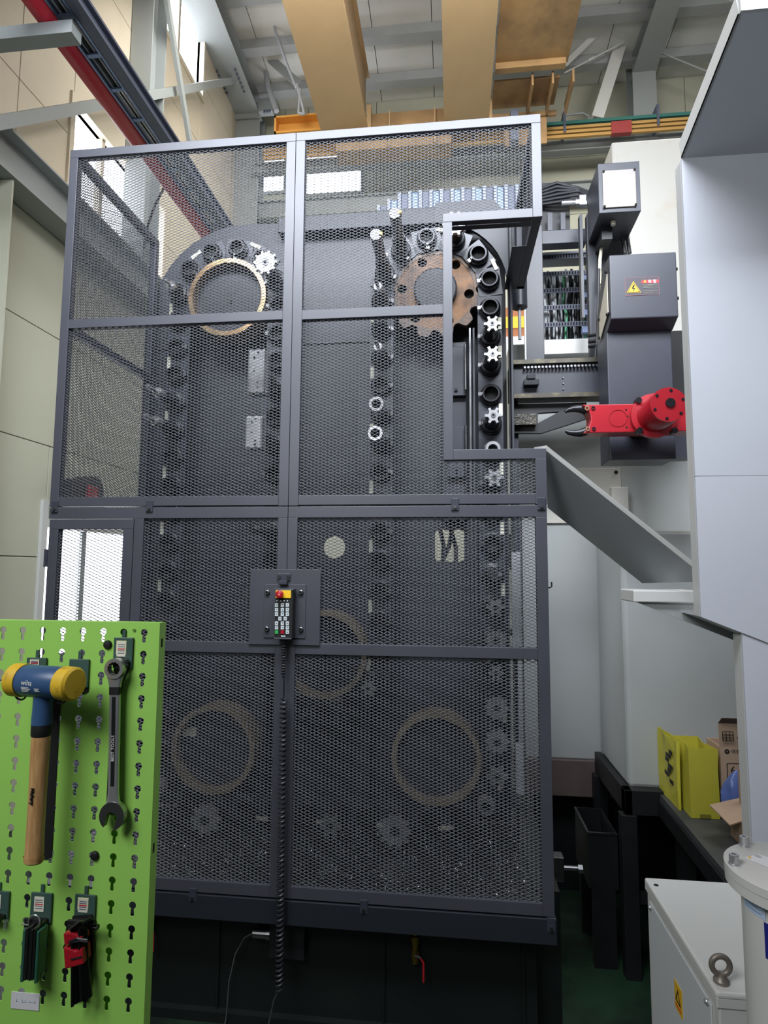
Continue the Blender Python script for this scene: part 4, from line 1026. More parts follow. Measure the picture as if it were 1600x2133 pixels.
q1 = PY(1534, 1600, yf+.12)
part('upright', MB().box(q1.x, q1.x+.14, yf+.10, yf+.106, zb+.02, PY(1534, 1598, yf+.12).z), CARD, lf)
part('body', MB().box(PY(1541, 1740, yf).x, PY(1541, 1740, yf).x+.14, yf-.08, yf+.10, zb, p3.z-.016), CARDD, lf)

# tool changer ------------------------------------------------------------------
X0, X1 = .957, 1.345
z525, z663, z692, z957 = PY(1335, 528, 3.62).z, PY(1335, 662, 3.62).z, PY(1335, 690, 3.72).z, PY(1335, 957, 3.72).z
tc = thing('tool_changer', 'black tool changer housing with warning label beside the white enclosure', 'machine', (1.15, 3.8, z957))
part('upper_cover', prismX([(3.62, z525), (3.62, z663), (3.72, z692), (3.98, z692), (3.98, z525-.28), (3.80, z525)], X0, X1), BLACKP, tc, bevel=.006)
part('lower_housing', prismX([(3.72, z692), (3.72, z957), (3.96, z957), (3.96, z692)], X0-.004, X1-.01), BLACKP, tc, bevel=.006)
part('rear_body', MB().box(X0+.05, X1+.16, 3.98, 4.12, z957+.25, z525-.35), PITCH, tc)
part('side_plate', MB().slab([(X0-.004, 3.66, z525-.10), (X0-.004, 3.66, z663+.06), (X0-.004, 3.88, z663-.04), (X0-.004, 3.88, z525-.30)], (-.004, 0, 0)), mat('cream_plate', (206, 196, 178), .4), tc)
for y, z in ((3.67, z525-.08), (3.67, z663+.05), (3.87, z663-.02), (3.87, z525-.30)): part('side_screw', MB().cyl((X0-.016, y, z), (X0-.006, y, z), .010, 10), HOLE, tc)
for z in (z525-.10, z663+.12): part('side_screw', MB().cyl((X1, 3.64, z), (X1+.010, 3.64, z), .010, 10), HOLE, tc)
part('mount_post', MB().box(X1-.02, X1+.18, 3.95, 4.09, z957+.05, z957+.36), BLACKP, tc)
# warning label
l, r, b_, t_ = rect(1302, 578, 1373, 615, 3.62)
wl_ = part('warning_label', MB().box(l, r, 3.6185, 3.62, b_, t_), mat('label_dark', (58, 54, 62), .5), tc)
part('label_outline', flat('t', [rloop((l, r, b_, t_)), rloop((l+.0015, r-.0015, b_+.0015, t_-.0015))], 3.6175, 3.6185), mat('label_line', (150, 90, 96), .5), wl_)
w = r-l; hgt = t_-b_
part('red_banner', MB().box(l+.49*w, r-.01*w, 3.617, 3.6185, t_-.34*hgt, t_-.02), REDL, wl_)
part('banner_text', text_mb('위 험', .024, face_front(l+.80*w, 3.6165, t_-.165*hgt-.012)), WHITEI, wl_)
part('banner_triangle', MB().prism([(l+.55*w, t_-.30*hgt), (l+.63*w, t_-.30*hgt), (l+.59*w, t_-.14*hgt)], 3.6165, 3.617), YEL, wl_)
tri = [(l+.04*w, b_+.16*hgt), (l+.46*w, b_+.16*hgt), (l+.25*w, t_-.20*hgt)]
part('yellow_triangle', MB().prism(tri, 3.617, 3.6185), YEL, wl_)
cxx, czz = l+.25*w, b_+.36*hgt
part('triangle_line', flat('t', [[(cxx+(x-cxx)*.90, czz+(z-czz)*.90) for x, z in tri], [(cxx+(x-cxx)*.78, czz+(z-czz)*.78) for x, z in tri]], 3.6164, 3.617), INK, wl_)
part('lightning_bolt', MB().prism([(cxx-.002, czz+.026), (cxx-.012, czz), (cxx-.001, czz+.003), (cxx-.004, czz-.020), (cxx+.010, czz+.006), (cxx, czz+.006), (cxx+.008, czz+.026)], 3.6162, 3.617), INK, wl_)
tl = MB()
for i in range(6):
    if i == 3: continue
    tl.box(l+.52*w, l+(.95-.12*(i % 2))*w, 3.617, 3.6185, t_-(.42+.085*i)*hgt-.0025, t_-(.42+.085*i)*hgt)
part('label_lines', tl, mat('label_text_grey', (120, 122, 108), .6), wl_, kind='stuff')

# red gripper arm
ra = thing('gripper_arm', 'red double gripper arm with drive drum on the tool changer', 'gripper arm', (1.1, 3.5, 3.17))
zt, zb_ = 3.335, 3.172
xl_ = .738
lp = [(1.50, zb_), (1.50, zt-.008), (1.12, zt-.004), (xl_, zt)]
for k in range(1, 10):
    t = k/10; lp.append((xl_ + .045*math.sin(PI*t)**.8, zt - (zt-zb_)*t))
lp.append((xl_, zb_))
part('arm_plate', MB().prism(lp, 3.44, 3.56), RED, ra, bevel=.004)
part('round_boss', MB().ring((.93, 3.437, 3.253), (.93, 3.44, 3.253), .050, .046, 32), mat('red_dark', (150, 16, 28), .4), ra)
for z, s_ in ((zt-.022, 1), (zb_+.022, -1)):
    J = [(xl_+.03, z), (xl_-.005, z+.012*s_), (xl_-.04, z+.012*s_), (xl_-.07, z+.006*s_), (xl_-.088, z-.004*s_)]
    part('jaw', MB().tube([(x, 3.49, zz) for x, zz in J], [.026, .024, .019, .015, .009], 10), HOLDER, ra, smooth=True)
    for dx in (.024, .058): part('jaw_bolt', MB().ring((xl_+dx, 3.434, z), (xl_+dx, 3.44, z), .014 if dx < .03 else .011, .006, 14), RUST if dx < .03 else HOLDER, ra)
for x, z in ((.975, 3.30), (.982, 3.262), (.975, 3.20), (1.03, 3.255)): part('dowel_hole', MB().cyl((x, 3.437, z), (x, 3.44, z), .005, 8), HOLE, ra)
pc = PY(1360, 868, 3.44); tcx, tcz = pc.x, pc.z
part('drum', MB().lathe([(.125, 0), (.125, .03), (.096, .034), (.092, .06), (.092, .235), (.088, .24)], 40, Matrix.Translation((tcx, 3.44, tcz)) @ rotX), RED, ra, smooth=True)
part('drum_cap', MB().cyl((tcx, 3.20, tcz), (tcx, 3.188, tcz), .091, 40), RED, ra, smooth=True)
for k in range(6):
    a_ = TAU*k/6+.35; part('cap_screw', MB().cyl((tcx+.075*math.cos(a_), 3.184, tcz+.075*math.sin(a_)), (tcx+.075*math.cos(a_), 3.188, tcz+.075*math.sin(a_)), .008, 8), HOLDER, ra)
part('drive_shaft', MB().cyl((tcx, 3.56, tcz), (tcx, 3.719, tcz), .07, 24), HOLDER, ra)
part('cap_plug', MB().cyl((tcx+.006, 3.178, tcz+.008), (tcx+.006, 3.188, tcz+.008), .024, 16), HOLDER, ra)
for dx, dz in ((-.085, .085), (-.085, -.085), (.10, -.09)): part('flange_bolt', MB().cyl((tcx+dx, 3.395, tcz+dz), (tcx+dx, 3.44, tcz+dz), .017, 10), HOLDER, ra)

# slide rail beam behind the arm
l, r, b_, t_ = rect(1062, 748, 1430, 836, 4.14)
rb = thing('slide_rail_beam', 'black horizontal slide beam with roller chain right of the opening', 'beam', (l+.4, 4.2, b_))
part('beam', MB().box(l, r+.1, 4.14, 4.30, b_+.04, t_-.02), BLACKP, rb, bevel=.003)
part('top_rail', MB().box(l+.02, r+.1, 4.10, 4.20, t_-.03, t_), mat('greasy_rail', (70, 66, 58), .4, .3, rgb2=(120, 112, 84), thresh=(.5, .75), scale=14), rb)
part('lower_rail', MB().box(l, r-.1, 4.08, 4.20, b_+.02, b_+.05), mat('greasy_rail', (70, 66, 58), .4), rb)
for k in range(26): part('chain_roller', MB().cyl((l+.10+.024*k, 4.10, t_-.055), (l+.10+.024*k, 4.14, t_-.055), .0085, 8), DULL, rb)
part('limit_switch', MB().box(l+.09, l+.19, 4.08, 4.14, b_+.11, b_+.15).box(l+.11, l+.165, 4.07, 4.14, b_+.15, b_+.18), HOLDER, rb, bevel=.003)
for k, x in enumerate((l+.36, l+.60)):
    for z in (b_+.09, b_+.13, b_+.17): part('drip_stud', MB().cyl((x, 4.13, z), (x, 4.14, z), .005, 6), DULL, rb)
tp = [PY(x, y, 4.16) for x, y in ((1062, 842), (1222, 838), (1222, 872), (1128, 902), (1062, 902))]
th = [PY(x, y, 4.16) for x, y in ((1121, 860), (1166, 857), (1120, 882))]
part('gusset', flat('t', [[(p.x, p.z) for p in tp], [(p.x, p.z) for p in th]], 4.16, 4.20), PITCH, rb)
l2, r2, b2, t2 = rect(1064, 863, 1117, 885, 4.12); part('grease_block', MB().box(l2, r2, 4.11, 4.16, b2, t2), mat('greasy_block', (72, 66, 54), .35, rgb2=(28, 26, 24), scale=30, bump=.4), rb)
part('support_foot', MB().box(l+.02, l+.06, 4.2, 4.28, 2.4, b_+.04), BLACKP, rb)

# post, tube guard and cable rack behind
l, r, b_, t_ = rect(1095, 470, 1132, 750, 4.4)
pg = thing('changer_post', 'dark vertical post between cage opening and cable rack', 'post', ((l+r)/2, 4.4, b_))
part('post', MB().box(l, r, 4.4, 4.46, b_, t_), BLACKP, pg, bevel=.003)
part('pale_edge', MB().box(l-.012, l, 4.4, 4.43, b_, PY(1095, 600, 4.4).z), OFFW, pg)
l, r, b_, t_ = rect(1066, 468, 1100, 632, 4.18)
tg = thing('tube_guard', 'rounded dark tube guard hanging in the cage opening corner', 'guard', ((l+r)/2, 4.2, b_))
part('shell', MB().lathe([((r-l)/2, b_), ((r-l)/2, t_+.1)], 24, Matrix.Translation(((l+r)/2, 4.25, 0))), BLACKP, tg, smooth=True)
part('flat_plate', MB().box(l, l+.02, 4.15, 4.25, b_+.25, t_+.1), DARKP, tg)
part('rod', MB().cyl(((l+r)/2, 4.25, PY(1075, 702, 4.2).z), ((l+r)/2, 4.25, b_), .012, 10), CABLEG, tg)
bo = rect(1060, 640, 1094, 702, 7.0)
sg = thing('brown_banner', 'brown and yellow striped board far behind the tube guard', 'board', ((bo[0]+bo[1])/2, 7.0, bo[2]))
part('board', MB().box(bo[0]-.1, bo[1]+.1, 7.0, 7.03, bo[2], bo[3]), mat('board_brown', (170, 104, 60), .6), sg)
part('yellow_band', MB().box(bo[0]-.1, bo[1]+.1, 6.99, 7.0, bo[2]+.30*(bo[3]-bo[2]), bo[2]+.68*(bo[3]-bo[2])), YEL, sg)
part('white_base', MB().box(bo[0]-.1, bo[1]+.1, 6.98, 7.2, 0, bo[2]), OFFW, sg)
# rack
l, r, b_, t_ = rect(1126, 530, 1232, 712, 5.0)
ck = thing('cable_rack', 'perforated rack full of grey cables behind the slide beam', 'cable rack', ((l+r)/2, 5.1, b_))
part('back', MB().box(l, r, 5.22, 5.24, b_, t_-.08), HOLE, ck)
for k in range(6):
    z = b_ + (t_-b_)*k/5*.97
    rail = part('slotted_rail', MB().box(l-.02, r, 4.99, 5.0, z-.018, z+.022), RAILM, ck)
    for j in range(18):
        x = l + (r-l)*(j+.5)/18
        part('slot', MB().box(x-.005, x+.005, 4.986, 4.99, z-.010, z+.014), HOLE, rail)
rnd = random.Random(3)
for k in range(24):
    x = l + (r-l)*(k+.5)/24 + rnd.uniform(-.006, .006); m = (CABLEG, CABLE, mat('cable_white', (206, 210, 214), .5), mat('cable_green', (96, 170, 130), .5), CABLE, mat('cable_white', (206, 210, 214), .5))[rnd.randrange(6) if k > 11 else rnd.randrange(3)]
    pts = [(x + rnd.uniform(-.01, .01), 5.06 + rnd.uniform(0, .1), b_ + (t_-.10-b_)*j/5) for j in range(6)]
    part('rack_cable', MB().tube(pts, rnd.uniform(.006, .012), 6), m, ck)
part('side_stile', MB().box(r-.005, r+.03, 4.98, 5.2, b_-.02, t_+.03), mat('stile_grey', (140, 146, 160), .4), ck)
part('top_channel', MB().box(l-.02, r+.02, 4.97, 5.2, t_-.005, t_+.012), mat('stile_grey', (140, 146, 160), .4), ck)
for k in range(4):
    z = b_ + (t_-b_)*(k+.5)/5; part('blue_connector', MB().box(r-.08, r-.03, 5.0, 5.05, z, z+.05), mat('connector_blue', (150, 165, 205), .5), ck)
# top arm with hoses
l, r, b_, t_ = rect(1128, 478, 1222, 506, 4.5)
ta = thing('hose_carrier', 'dark horizontal arm carrying black hoses above the cable rack', 'arm', ((l+r)/2, 4.5, b_))
part('beam', MB().box(l-.1, r, 4.5, 4.6, b_, t_), BLACKP, ta, bevel=.004)
for px in (1145, 1172): 
    q = rect(px-5, 446, px+5, 478, 4.52); part('upright', MB().box(q[0], q[1], 4.5, 4.53, t_, q[3]), BLACKP, ta)
part('back_plate', MB().box(l-.1, PY(1185, 400, 4.62).x, 4.60, 4.63, t_, PY(1160, 387, 4.6).z), PITCH, ta)
q = PY(1165, 388, 4.6); part('top_chamfer', MB().prism([(l-.1, q.z), (PY(1172, 388, 4.6).x, q.z), (PY(1184, 402, 4.6).x, q.z-.06), (l-.1, q.z-.06)], 4.56, 4.60), PITCH, ta)
for k in range(6):
    za = 425-6*k
    pts = [PY(1118, za+2, 4.56), PY(1160, za-4-2*k, 4.52), PY(1205, 408-5*k+abs(k-2)*3, 4.50), PY(1233, 418-3*k, 4.45), PY(1247, 450-8*k, 4.42)]
    sm = []
    for i in range(4):
        for t in range(6): sm.append(pts[i].lerp(pts[i+1], t/6))
    part('hose', MB().tube(sm+[pts[-1]], .013, 8), CABLE, ta, smooth=True)
a_, b2 = PY(1170, 424, 4.48), PY(1222, 421, 4.48)
part('fitting', MB().cyl(a_, a_.lerp(b2, .55), .018, 12).cyl(a_.lerp(b2, .55), a_.lerp(b2, .7), .026, 6), STEEL, ta)
part('fitting_block', MB().box(a_.lerp(b2, .7).x, b2.x, 4.46, 4.51, a_.z-.03, a_.z+.05), STEEL, ta, bevel=.004)
# vertical support at the light box
l, r, b_, t_ = rect(1226, 445, 1246, 745, 4.3)
vs_ = thing('lamp_post', 'dark vertical post with cream cable under the work light', 'post', ((l+r)/2, 4.3, b_))
part('channel', MB().box(l, r, 4.3, 4.36, b_, t_), DARKP, vs_, bevel=.003)
part('side_lip', MB().box(l-.05, l-.03, 4.3, 4.36, b_+.3, t_), BLACKP, vs_)
part('back_panel', MB().box(r, PY(1306, 500, 4.36).x, 4.36, 4.39, PY(1280, 560, 4.36).z, PY(1280, 448, 4.36).z), BLACKP, vs_)
pts = [PY(x, y, 4.22) for x, y in ((1283, 440), (1282, 465), (1268, 490), (1254, 510), (1250, 540), (1249, 570), (1250, 600))]
sm = [p.lerp(n_, t/4) for p, n_ in zip(pts[:-1], pts[1:]) for t in range(4)]
part('cream_cable', MB().tube(sm, .012, 8), CABLEW, vs_, smooth=True)
for dx in (0, 10):
    pts = [PY(x+dx, y, 4.25) for x, y in ((1296, 440), (1290, 470), (1298, 500), (1302, 528))]
    part('black_cable', MB().tube(pts, .014, 8), CABLE, vs_, smooth=True)
part('edge_cable', MB().tube([PY(x, y, 4.2) for x, y in ((1248, 560), (1246, 640), (1244, 700), (1240, 745))], .009, 8), CABLE, vs_)
for py in (699, 712, 722): 
    q = PY(1238, py, 4.2); part('cable_gland', MB().cyl((q.x-.04, 4.2, q.z), (q.x+.01, 4.2, q.z+.005), .012, 8), HOLE, vs_)
# work light
l, r, b_, t_ = rect(1247, 338, 1334, 442, 3.95)
wk_ = thing('work_light', 'square work light with frosted lens on the machine', 'lamp', ((l+r)/2, 4.1, b_))
part('housing', prismX([(3.95, b_), (3.95, t_), (4.28, t_), (4.28, b_-.02)], l, r), BLACKP, wk_, bevel=.004)
part('lens', MB().box(l+.025, r-.03, 3.938, 3.95, b_+.03, t_-.06), mat('frosted_lens', (140, 136, 136), .3, rgb2=(162, 152, 142), scale=3), wk_, bevel=.004)
for x in (l+.032, r-.037):
    for z in (b_+.038, t_-.068): part('lens_screw', MB().cyl((x, 3.93, z), (x, 3.938, z), .008, 8), HOLE, wk_)
part('arm', MB().box(l+.05, l+.12, 4.1, 4.3, b_-.10, b_), PITCH, wk_)
part('top_tab', MB().box(l+.08, l+.16, 4.1, 4.2, t_, t_+.02), DARKP, wk_)
part('gland', MB().cyl(((l+r)/2-.02, 4.05, b_-.03), ((l+r)/2-.02, 4.05, b_), .016, 10), CABLEW, wk_)

# white enclosure --------------------------------------------------------------
EY = 2.5; EX = .966; X2 = 2.5
en = thing('machine_enclosure', 'large white sheet metal enclosure at the right edge of the picture', 'enclosure', (1.6, 2.5, .6))
zA, zB2 = PY(1450, 1285, EY).z, PY(1540, 1320, EY).z
sl = (zB2-zA)/(PY(1540, 1320, EY).x - PY(1450, 1285, EY).x)
Z13 = 4.128
zs = PY(1440, 992, EY).z
part('main_panel', MB().prism([(EX, zA), (X2, zA+sl*(X2-EX)), (X2, zs-.001), (EX, zs-.001)], EY, EY+.012), WHITEP, en)
part('upper_panel', MB().prism([(EX, zs+.001), (X2, zs+.001), (X2, Z13), (EX, Z13)], EY, EY+.012), WHITEP, en)
part('edge_return', MB().box(EX, EX+.010, EY+.012, EY+.075, zA, Z13), OFFW, en, bevel=.003)
part('bottom_return', MB().slab([(EX, EY+.012, zA), (X2, EY+.012, zA+sl*(X2-EX)), (X2, EY+.26, zA+sl*(X2-EX)), (EX+.02, EY+.26, zA)], (0, 0, .006)), WHITEP, en)
lx = PY(1556, 1500, EY).x
part('lower_panel', MB().prism([(lx, .60), (X2, .60), (X2, zA+sl*(X2-EX)-.004), (lx, zA+sl*(lx-EX)-.004)], EY+.004, EY+.016), WHITEP, en)
part('lower_return', MB().box(lx, lx+.008, EY+.016, EY+.085, .60, zA+sl*(lx-EX)-.01), OFFW, en, bevel=.003)
part('foot', MB().box(lx+.1, X2, EY+.1, EY+.3, 0, .62), PITCH, en)
hp = PX(1548, 28, EX+.012)      # front corner of the hood
part('hood_panel', MB().slab([(EX, EY, Z13), (X2, EY, Z13), (X2, hp.y, hp.z), (EX, hp.y, hp.z)], (0, .010, .010)), WHITEP, en)
d_ = Vector((0, hp.y-EY, hp.z-Z13)).normalized(); up_ = Vector((0, d_.z, -d_.y))
part('hood_return', MB().slab([(EX, EY, Z13), (EX, hp.y, hp.z), Vector((EX, hp.y, hp.z))+up_*.085, Vector((EX, EY, Z13))+up_*.085], (.008, 0, 0)), OFFW, en)
part('hood_lip', MB().box(EX, X2, hp.y-.012, hp.y, hp.z-.0, hp.z+.12), OFFW, en)
part('roof_sheet', MB().box(EX, X2, hp.y, hp.y+.06, hp.z+.11, hp.z+.12), WHITEP, en)
# skirt chute and shelf
A, B = PY(1137, 938, 3.26), PY(1449, 1186, 2.62); C, C2, Dd = PY(1449, 1212, 2.72), PY(1338, 1215, 2.93), PY(1141, 1058, 3.40)
A, B = PY(1137, 938, 3.26), PY(1449, 1186, 2.62); C, C2, Dd = PY(1449, 1212, 2.90), PY(1338, 1215, 3.22), PY(1141, 1058, 3.62)
_n = (B-A).cross(Dd-A)
def onpl(px, py): d = ray(px, py); return CAMP + d*((A-CAMP).dot(_n)/d.dot(_n))
C, C2 = onpl(1449, 1212), onpl(1338, 1215)
su = thing('sloping_skirt', 'shade-toned white sheet skirt sloping from the cage down to the white enclosure', 'sheet metal', (B.x, 3.0, C.z))
part('sheet', MB().slab([A, B, C, C2, Dd], (0, .006, .003)), mat('skirt_shade_grey', (140, 144, 146), .4, var=.05, scale=2), su)  # white sheet toned grey: shade of its downward face put into the colour
part('top_flange', MB().slab([A, B, B+Vector((0, -.012, .022)), A+Vector((0, -.012, .026))], (0, .010, .002)), OFFW, su)
A0 = PY(1113, 940, 3.28)
part('end_flange', MB().slab([A0, A, A+Vector((0, -.01, .024)), A0+Vector((0, -.01, .020))], (0, .02, 0)), OFFW, su)
l, r, b_, t_ = rect(1320, 1230, 1456, 1254, 2.74)
sh = thing('ledge_shelf', 'short white ledge under the sloping skirt beside the enclosure', 'shelf', (l+.2, 2.85, b_))
part('beam', MB().box(l, EX+.1, 2.74, 2.95, b_-.003, t_), OFFW, sh, bevel=.005)
g = [PY(x, y, 2.76) for x, y in ((1326, 1254), (1452, 1258), (1560, 1328), (1556, 1344))]
part('gusset', MB().prism([(p.x, p.z) for p in g], 2.76, 2.77), GREYC, sh)

# ================================================================== green pegboard with tools
BY = 1.08
pb = thing('pegboard', 'bright green perforated tool board in the lower left foreground', 'pegboard', (-.75, BY, .9))
bx0, bx1, bz0, bz1 = -1.02, -.543, .95, 2.297
PIT = .0408; kx0 = -.573; kz0 = 2.279
def keyhole(x, z):   # round head with a slot below
    a0 = -PI/2+.42; n = 14; o = []
    for k in range(n+1):
        a = a0 + (TAU-.84)*k/n; o.append((x+.0066*math.cos(a), z+.0066*math.sin(a)))
    zb = z-.0185
    o += [(x-.0036, zb+.003), (x-.0022, zb), (x+.0022, zb), (x+.0036, zb+.003)]
    return o
holes = []
for i in range(11):
    for j in range(17):
        holes.append(keyhole(kx0-PIT*i, kz0-.0402*j))
outer = [(bx0, bz0), (bx1, bz0), (bx1, bz1), (bx0, bz1)]
part('sheet', flat('t', [outer]+holes, BY, BY+.0015), GREEN, pb)
fl = part('side_flange', MB().box(bx1-.0015, bx1, BY+.0015, BY+.024, bz0, bz1), GREEN, pb)
part('top_flange', MB().box(bx0, bx1-.0015, BY+.0015, BY+.024, bz1-.0015, bz1), GREEN, pb)
for z in (PX(329, 1341, bx1).z, PX(305, 1780, bx1).z): part('flange_slot', MB().box(bx1, bx1+.0006, BY+.008, BY+.013, z-.008, z+.008), HOLE, fl)
part('stiffener', MB().box(kx0-PIT-.030, kx0-PIT+.018, BY+.022, BY+.024, bz0, bz1-.003).box(kx0-PIT-.032, kx0-PIT-.030, BY+.0015, BY+.024, bz0, bz1-.003), GREEN, pb)
for px, py in ((225, 1343), (198, 1782)):
    q = PY(px, py, BY); part('screw_cap', MB().lathe([(.0085, 0), (.0085, .002), (.006, .005), (.001, .0058)], 18, Matrix.Translation((q.x, BY, q.z)) @ rotX), RUBBER, pb, smooth=True)
q = PY(280, 1313, BY); part('rivet', MB().cyl((q.x, BY-.001, q.z), (q.x, BY, q.z), .0032, 10), mat('rivet_green', (96, 140, 60), .4), pb)
l, r, b_, t_ = rect(23, 2068, 82, 2103, BY-.001)
cl = part('card', MB().box(l, r, BY-.0012, BY-.0002, b_, t_), mat('card_white', (222, 222, 226), .5), pb, label='small white name card')
cp = MB()
for dx_, w_, h_ in ((-.017, .003, .004), (-.006, .005, .005), (.000, .004, .004), (.008, .008, .003), (.018, .003, .004)): cp.box((l+r)/2+dx_, (l+r)/2+dx_+w_, BY-.0014, BY-.0012, (b_+t_)/2-h_/2, (b_+t_)/2-h_/2+.0009).box((l+r)/2+dx_, (l+r)/2+dx_+.0009, BY-.0014, BY-.0012, (b_+t_)/2-h_/2, (b_+t_)/2+h_/2)
part('card_marks', cp, INKBL, cl, kind='stuff')
part('board_post', MB().box(bx0-.03, bx0, BY-.01, BY+.03, 0, bz1), GREEN, pb)
part('board_foot', MB().box(bx0-.05, bx1, BY-.02, BY+.05, .88, .95), GREEN, pb)
part('board_leg', MB().box(bx1-.03, bx1, BY, BY+.03, 0, .88), GREEN, pb)

HOOKM = mat('hook_plastic', (66, 92, 84), .35, var=.06, scale=10)
def hook(px0, px1, py0, py1, label, papers=1, arm=True, ynose=.04):
    l, r, b, t = rect(px0, py0, px1, py1, BY-.004)
    h = thing('tool_hook', label, 'tool hook', ((l+r)/2, BY-.004, b), 'plastic tool hooks on the pegboard')
    part('plate', MB().box(l, r, BY-.0045, BY-.0005, b, t), HOOKM, h, bevel=.001)
    part('peg', MB().box((l+r)/2-.003, (l+r)/2+.003, BY-.003, BY-.0003, t, t+.014), HOOKM, h)
    if arm: part('arm', MB().box(l+.004, r-.004, BY-ynose, BY-.0045, b+.002, b+.010).box(l+.004, r-.004, BY-ynose, BY-ynose+.004, b+.010, b+.018), RUBBER, h, bevel=.0015)
    if papers:
        w = r-l; pl, pr, pt, pbm = l+.20*w, l+.66*w, t-.12*(t-b), t-.62*(t-b)
        if papers > 1: part('price_tag_under', MB().box(pl-.0015, pr+.0008, BY-.0051, BY-.0045, pbm+.004, pt+.001), mat('tag_yellowish', (228, 228, 176), .6), h)
        tg = part('price_tag', MB().box(pl, pr, BY-.0056, BY-.0048, pbm, pt), PAPER, h)
        ln = MB()
        hh = pt-pbm
        for k, f in enumerate((.22, .36, .62, .78)): ln.box(pl+.12*(pr-pl), pr-.12*(pr-pl), BY-.0058, BY-.0056, pt-f*hh-.0007, pt-f*hh+.0007)
        part('tag_print', ln, RAILM, tg, kind='stuff')
        part('tag_red_line', MB().box(pl+.1*(pr-pl), pr-.1*(pr-pl), BY-.0058, BY-.0056, pt-.5*hh-.001, pt-.5*hh+.001), INKR, tg)
    return h
hook(236, 276, 1328, 1392, 'hook with two price tags above the wrench', 2, ynose=.012)
hook(55, 96, 1370, 1400, 'hook half hidden behind the hammer head, left one', 1, arm=False)
hook(143, 184, 1373, 1432, 'hook without tag behind the right hammer face', 0, arm=False)
hook(63, 107, 1860, 1922, 'hook with one tag above the green hex key folder', 1, ynose=.025)
hook(155, 198, 1864, 1922, 'hook with two tags above the red hex key holder', 2, ynose=.03)
hook(-28, 18, 1856, 1914, 'hook cut off by the left picture edge', 1, ynose=.02)

# hammer ---------------------------------------------------------------------
HB = mat('hammer_blue', (52, 82, 122), .38, var=.12, scale=20)
HY = mat('hammer_face_yellow', (214, 176, 44), .5, rgb2=(120, 92, 40), thresh=(.56, .80), scale=55)
WOOD = mat('hickory_wood', (204, 164, 112), .42, rgb2=(176, 132, 84), scale=30, stretch=(6, 6, .7))
hy = BY-.060
hc = PY(92, 1420, hy)
hm = thing('hammer', 'soft faced hammer with blue head, yellow faces and wooden handle', 'hammer', (hc.x, hy, PY(72, 1797, hy).z), )
tilt = -.085
T = Matrix.Translation(hc) @ Matrix.Rotation(.005, 4, 'Y') @ Matrix.Rotation(-.16, 4, 'Z') 
Lx = Matrix.Rotation(PI/2, 4, 'Y')
R0 = .0280
part('head', MB().lathe([(R0-.001, -.041), (R0, -.039), (R0, .039), (R0-.001, .041)], 40, T @ Lx), HB, hm, smooth=True)
for s_ in (-1, 1):
    prof = [(R0+.0008, .041), (R0+.0012, .043), (R0+.0012, .064), (R0-.003, .0685), (R0-.008, .069), (.001, .069)]
    pr = [(r_, h_) for r_, h_ in prof]
    mb = MB().lathe(pr, 40, T @ Matrix.Rotation(s_*PI/2, 4, 'Y'))
    part('striking_face', mb, HY, hm, smooth=True)
    pts = []
    for k in range(13):
        a = PI*k/12; pts.append(T @ Vector((s_*.044 + (-.010 if s_ > 0 else .010)*0 + s_*.0*a + (.012*math.cos(a))*1 - .0, -.006, -R0 - .009*math.sin(a)+.004)))
    part('retaining_clip', MB().tube(pts, .0018, 6), RUBBER, hm, smooth=True)
nk0 = T @ Vector((0, 0, -R0*.55)); hb_ = PY(70, 1797, hy)
ax = (hb_-nk0); ax.y = 0; Lh = ax.length; ax.normalize()
def oval(frs, n=24):  # (distance along, half width x, half depth y)
    m_ = MB(); q = Vector((ax.z, 0, -ax.x)); q = -q if q.x < 0 else q; w = Vector((0, 1, 0))
    for (d, a, b) in frs: m_.v += [nk0 + ax*d + q*(a*math.cos(TAU*k/n)) + w*(b*math.sin(TAU*k/n)) for k in range(n)]
    for i in range(len(frs)-1): m_.f += [(i*n+k, i*n+(k+1) % n, (i+1)*n+(k+1) % n, (i+1)*n+k) for k in range(n)]
    m_.f += [tuple(range(n-1, -1, -1)), tuple(range((len(frs)-1)*n, len(frs)*n))]
    return m_
part('neck', oval([(0, .019, .016), (.012, .0165, .0145), (.03, .0168, .0145), (.045, .0175, .015), (.058, .0178, .0155)]), HB, hm, smooth=True)
part('collar', oval([(.057, .0172, .015), (.058, .0175, .0152), (.076, .0172, .015), (.078, .0165, .0145)]), RUBBER, hm, smooth=True)
part('handle', oval([(.076, .0165, .0142), (.13, .0158, .0135), (.18, .0150, .0128), (.24, .0152, .0128), (.29, .0165, .0132), (Lh-.012, .0178, .0138), (Lh-.004, .0170, .0130), (Lh, .0145, .011)]), WOOD, hm, smooth=True)
tw = T @ Matrix.Translation((0, -R0-.0006, 0)) @ Matrix.Rotation(PI/2, 4, 'X')
def head_text(body, size, x, z, align='LEFT'):
    m_ = text_mb(body, size, Matrix.Identity(4), .0001, align); o = MB(); o.f = m_.f
    for v in m_.v:
        h = v.y + z; a = h/R0; o.v.append(T @ Vector((v.x + x, -(R0+.0004)*math.cos(a) - v.z, (R0+.0004)*math.sin(a))))
    return o
part('maker_text', head_text('wiha', .0125, -.022, .002), WHITEI, hm)
ln = MB()
for k in range(4):
    for v in (((-.022, -.0058-.0024*k, -.006+.004*(k % 2)), (.006, -.0070-.0024*k, .017-.003*(k % 2))) if k < 3 else ((-.022, -.0058-.0024*k, -.008), )): 
        zc = v[1]; a = zc/R0
        p0, p1 = T @ Vector((v[0], -(R0+.0005)*math.cos(a), (R0+.0005)*math.sin(a))), T @ Vector((v[2], -(R0+.0005)*math.cos(a), (R0+.0005)*math.sin(a)))
        ln.bar(p0, p1, .0002, .0007, T.to_3x3() @ Vector((0, 0, 1)))
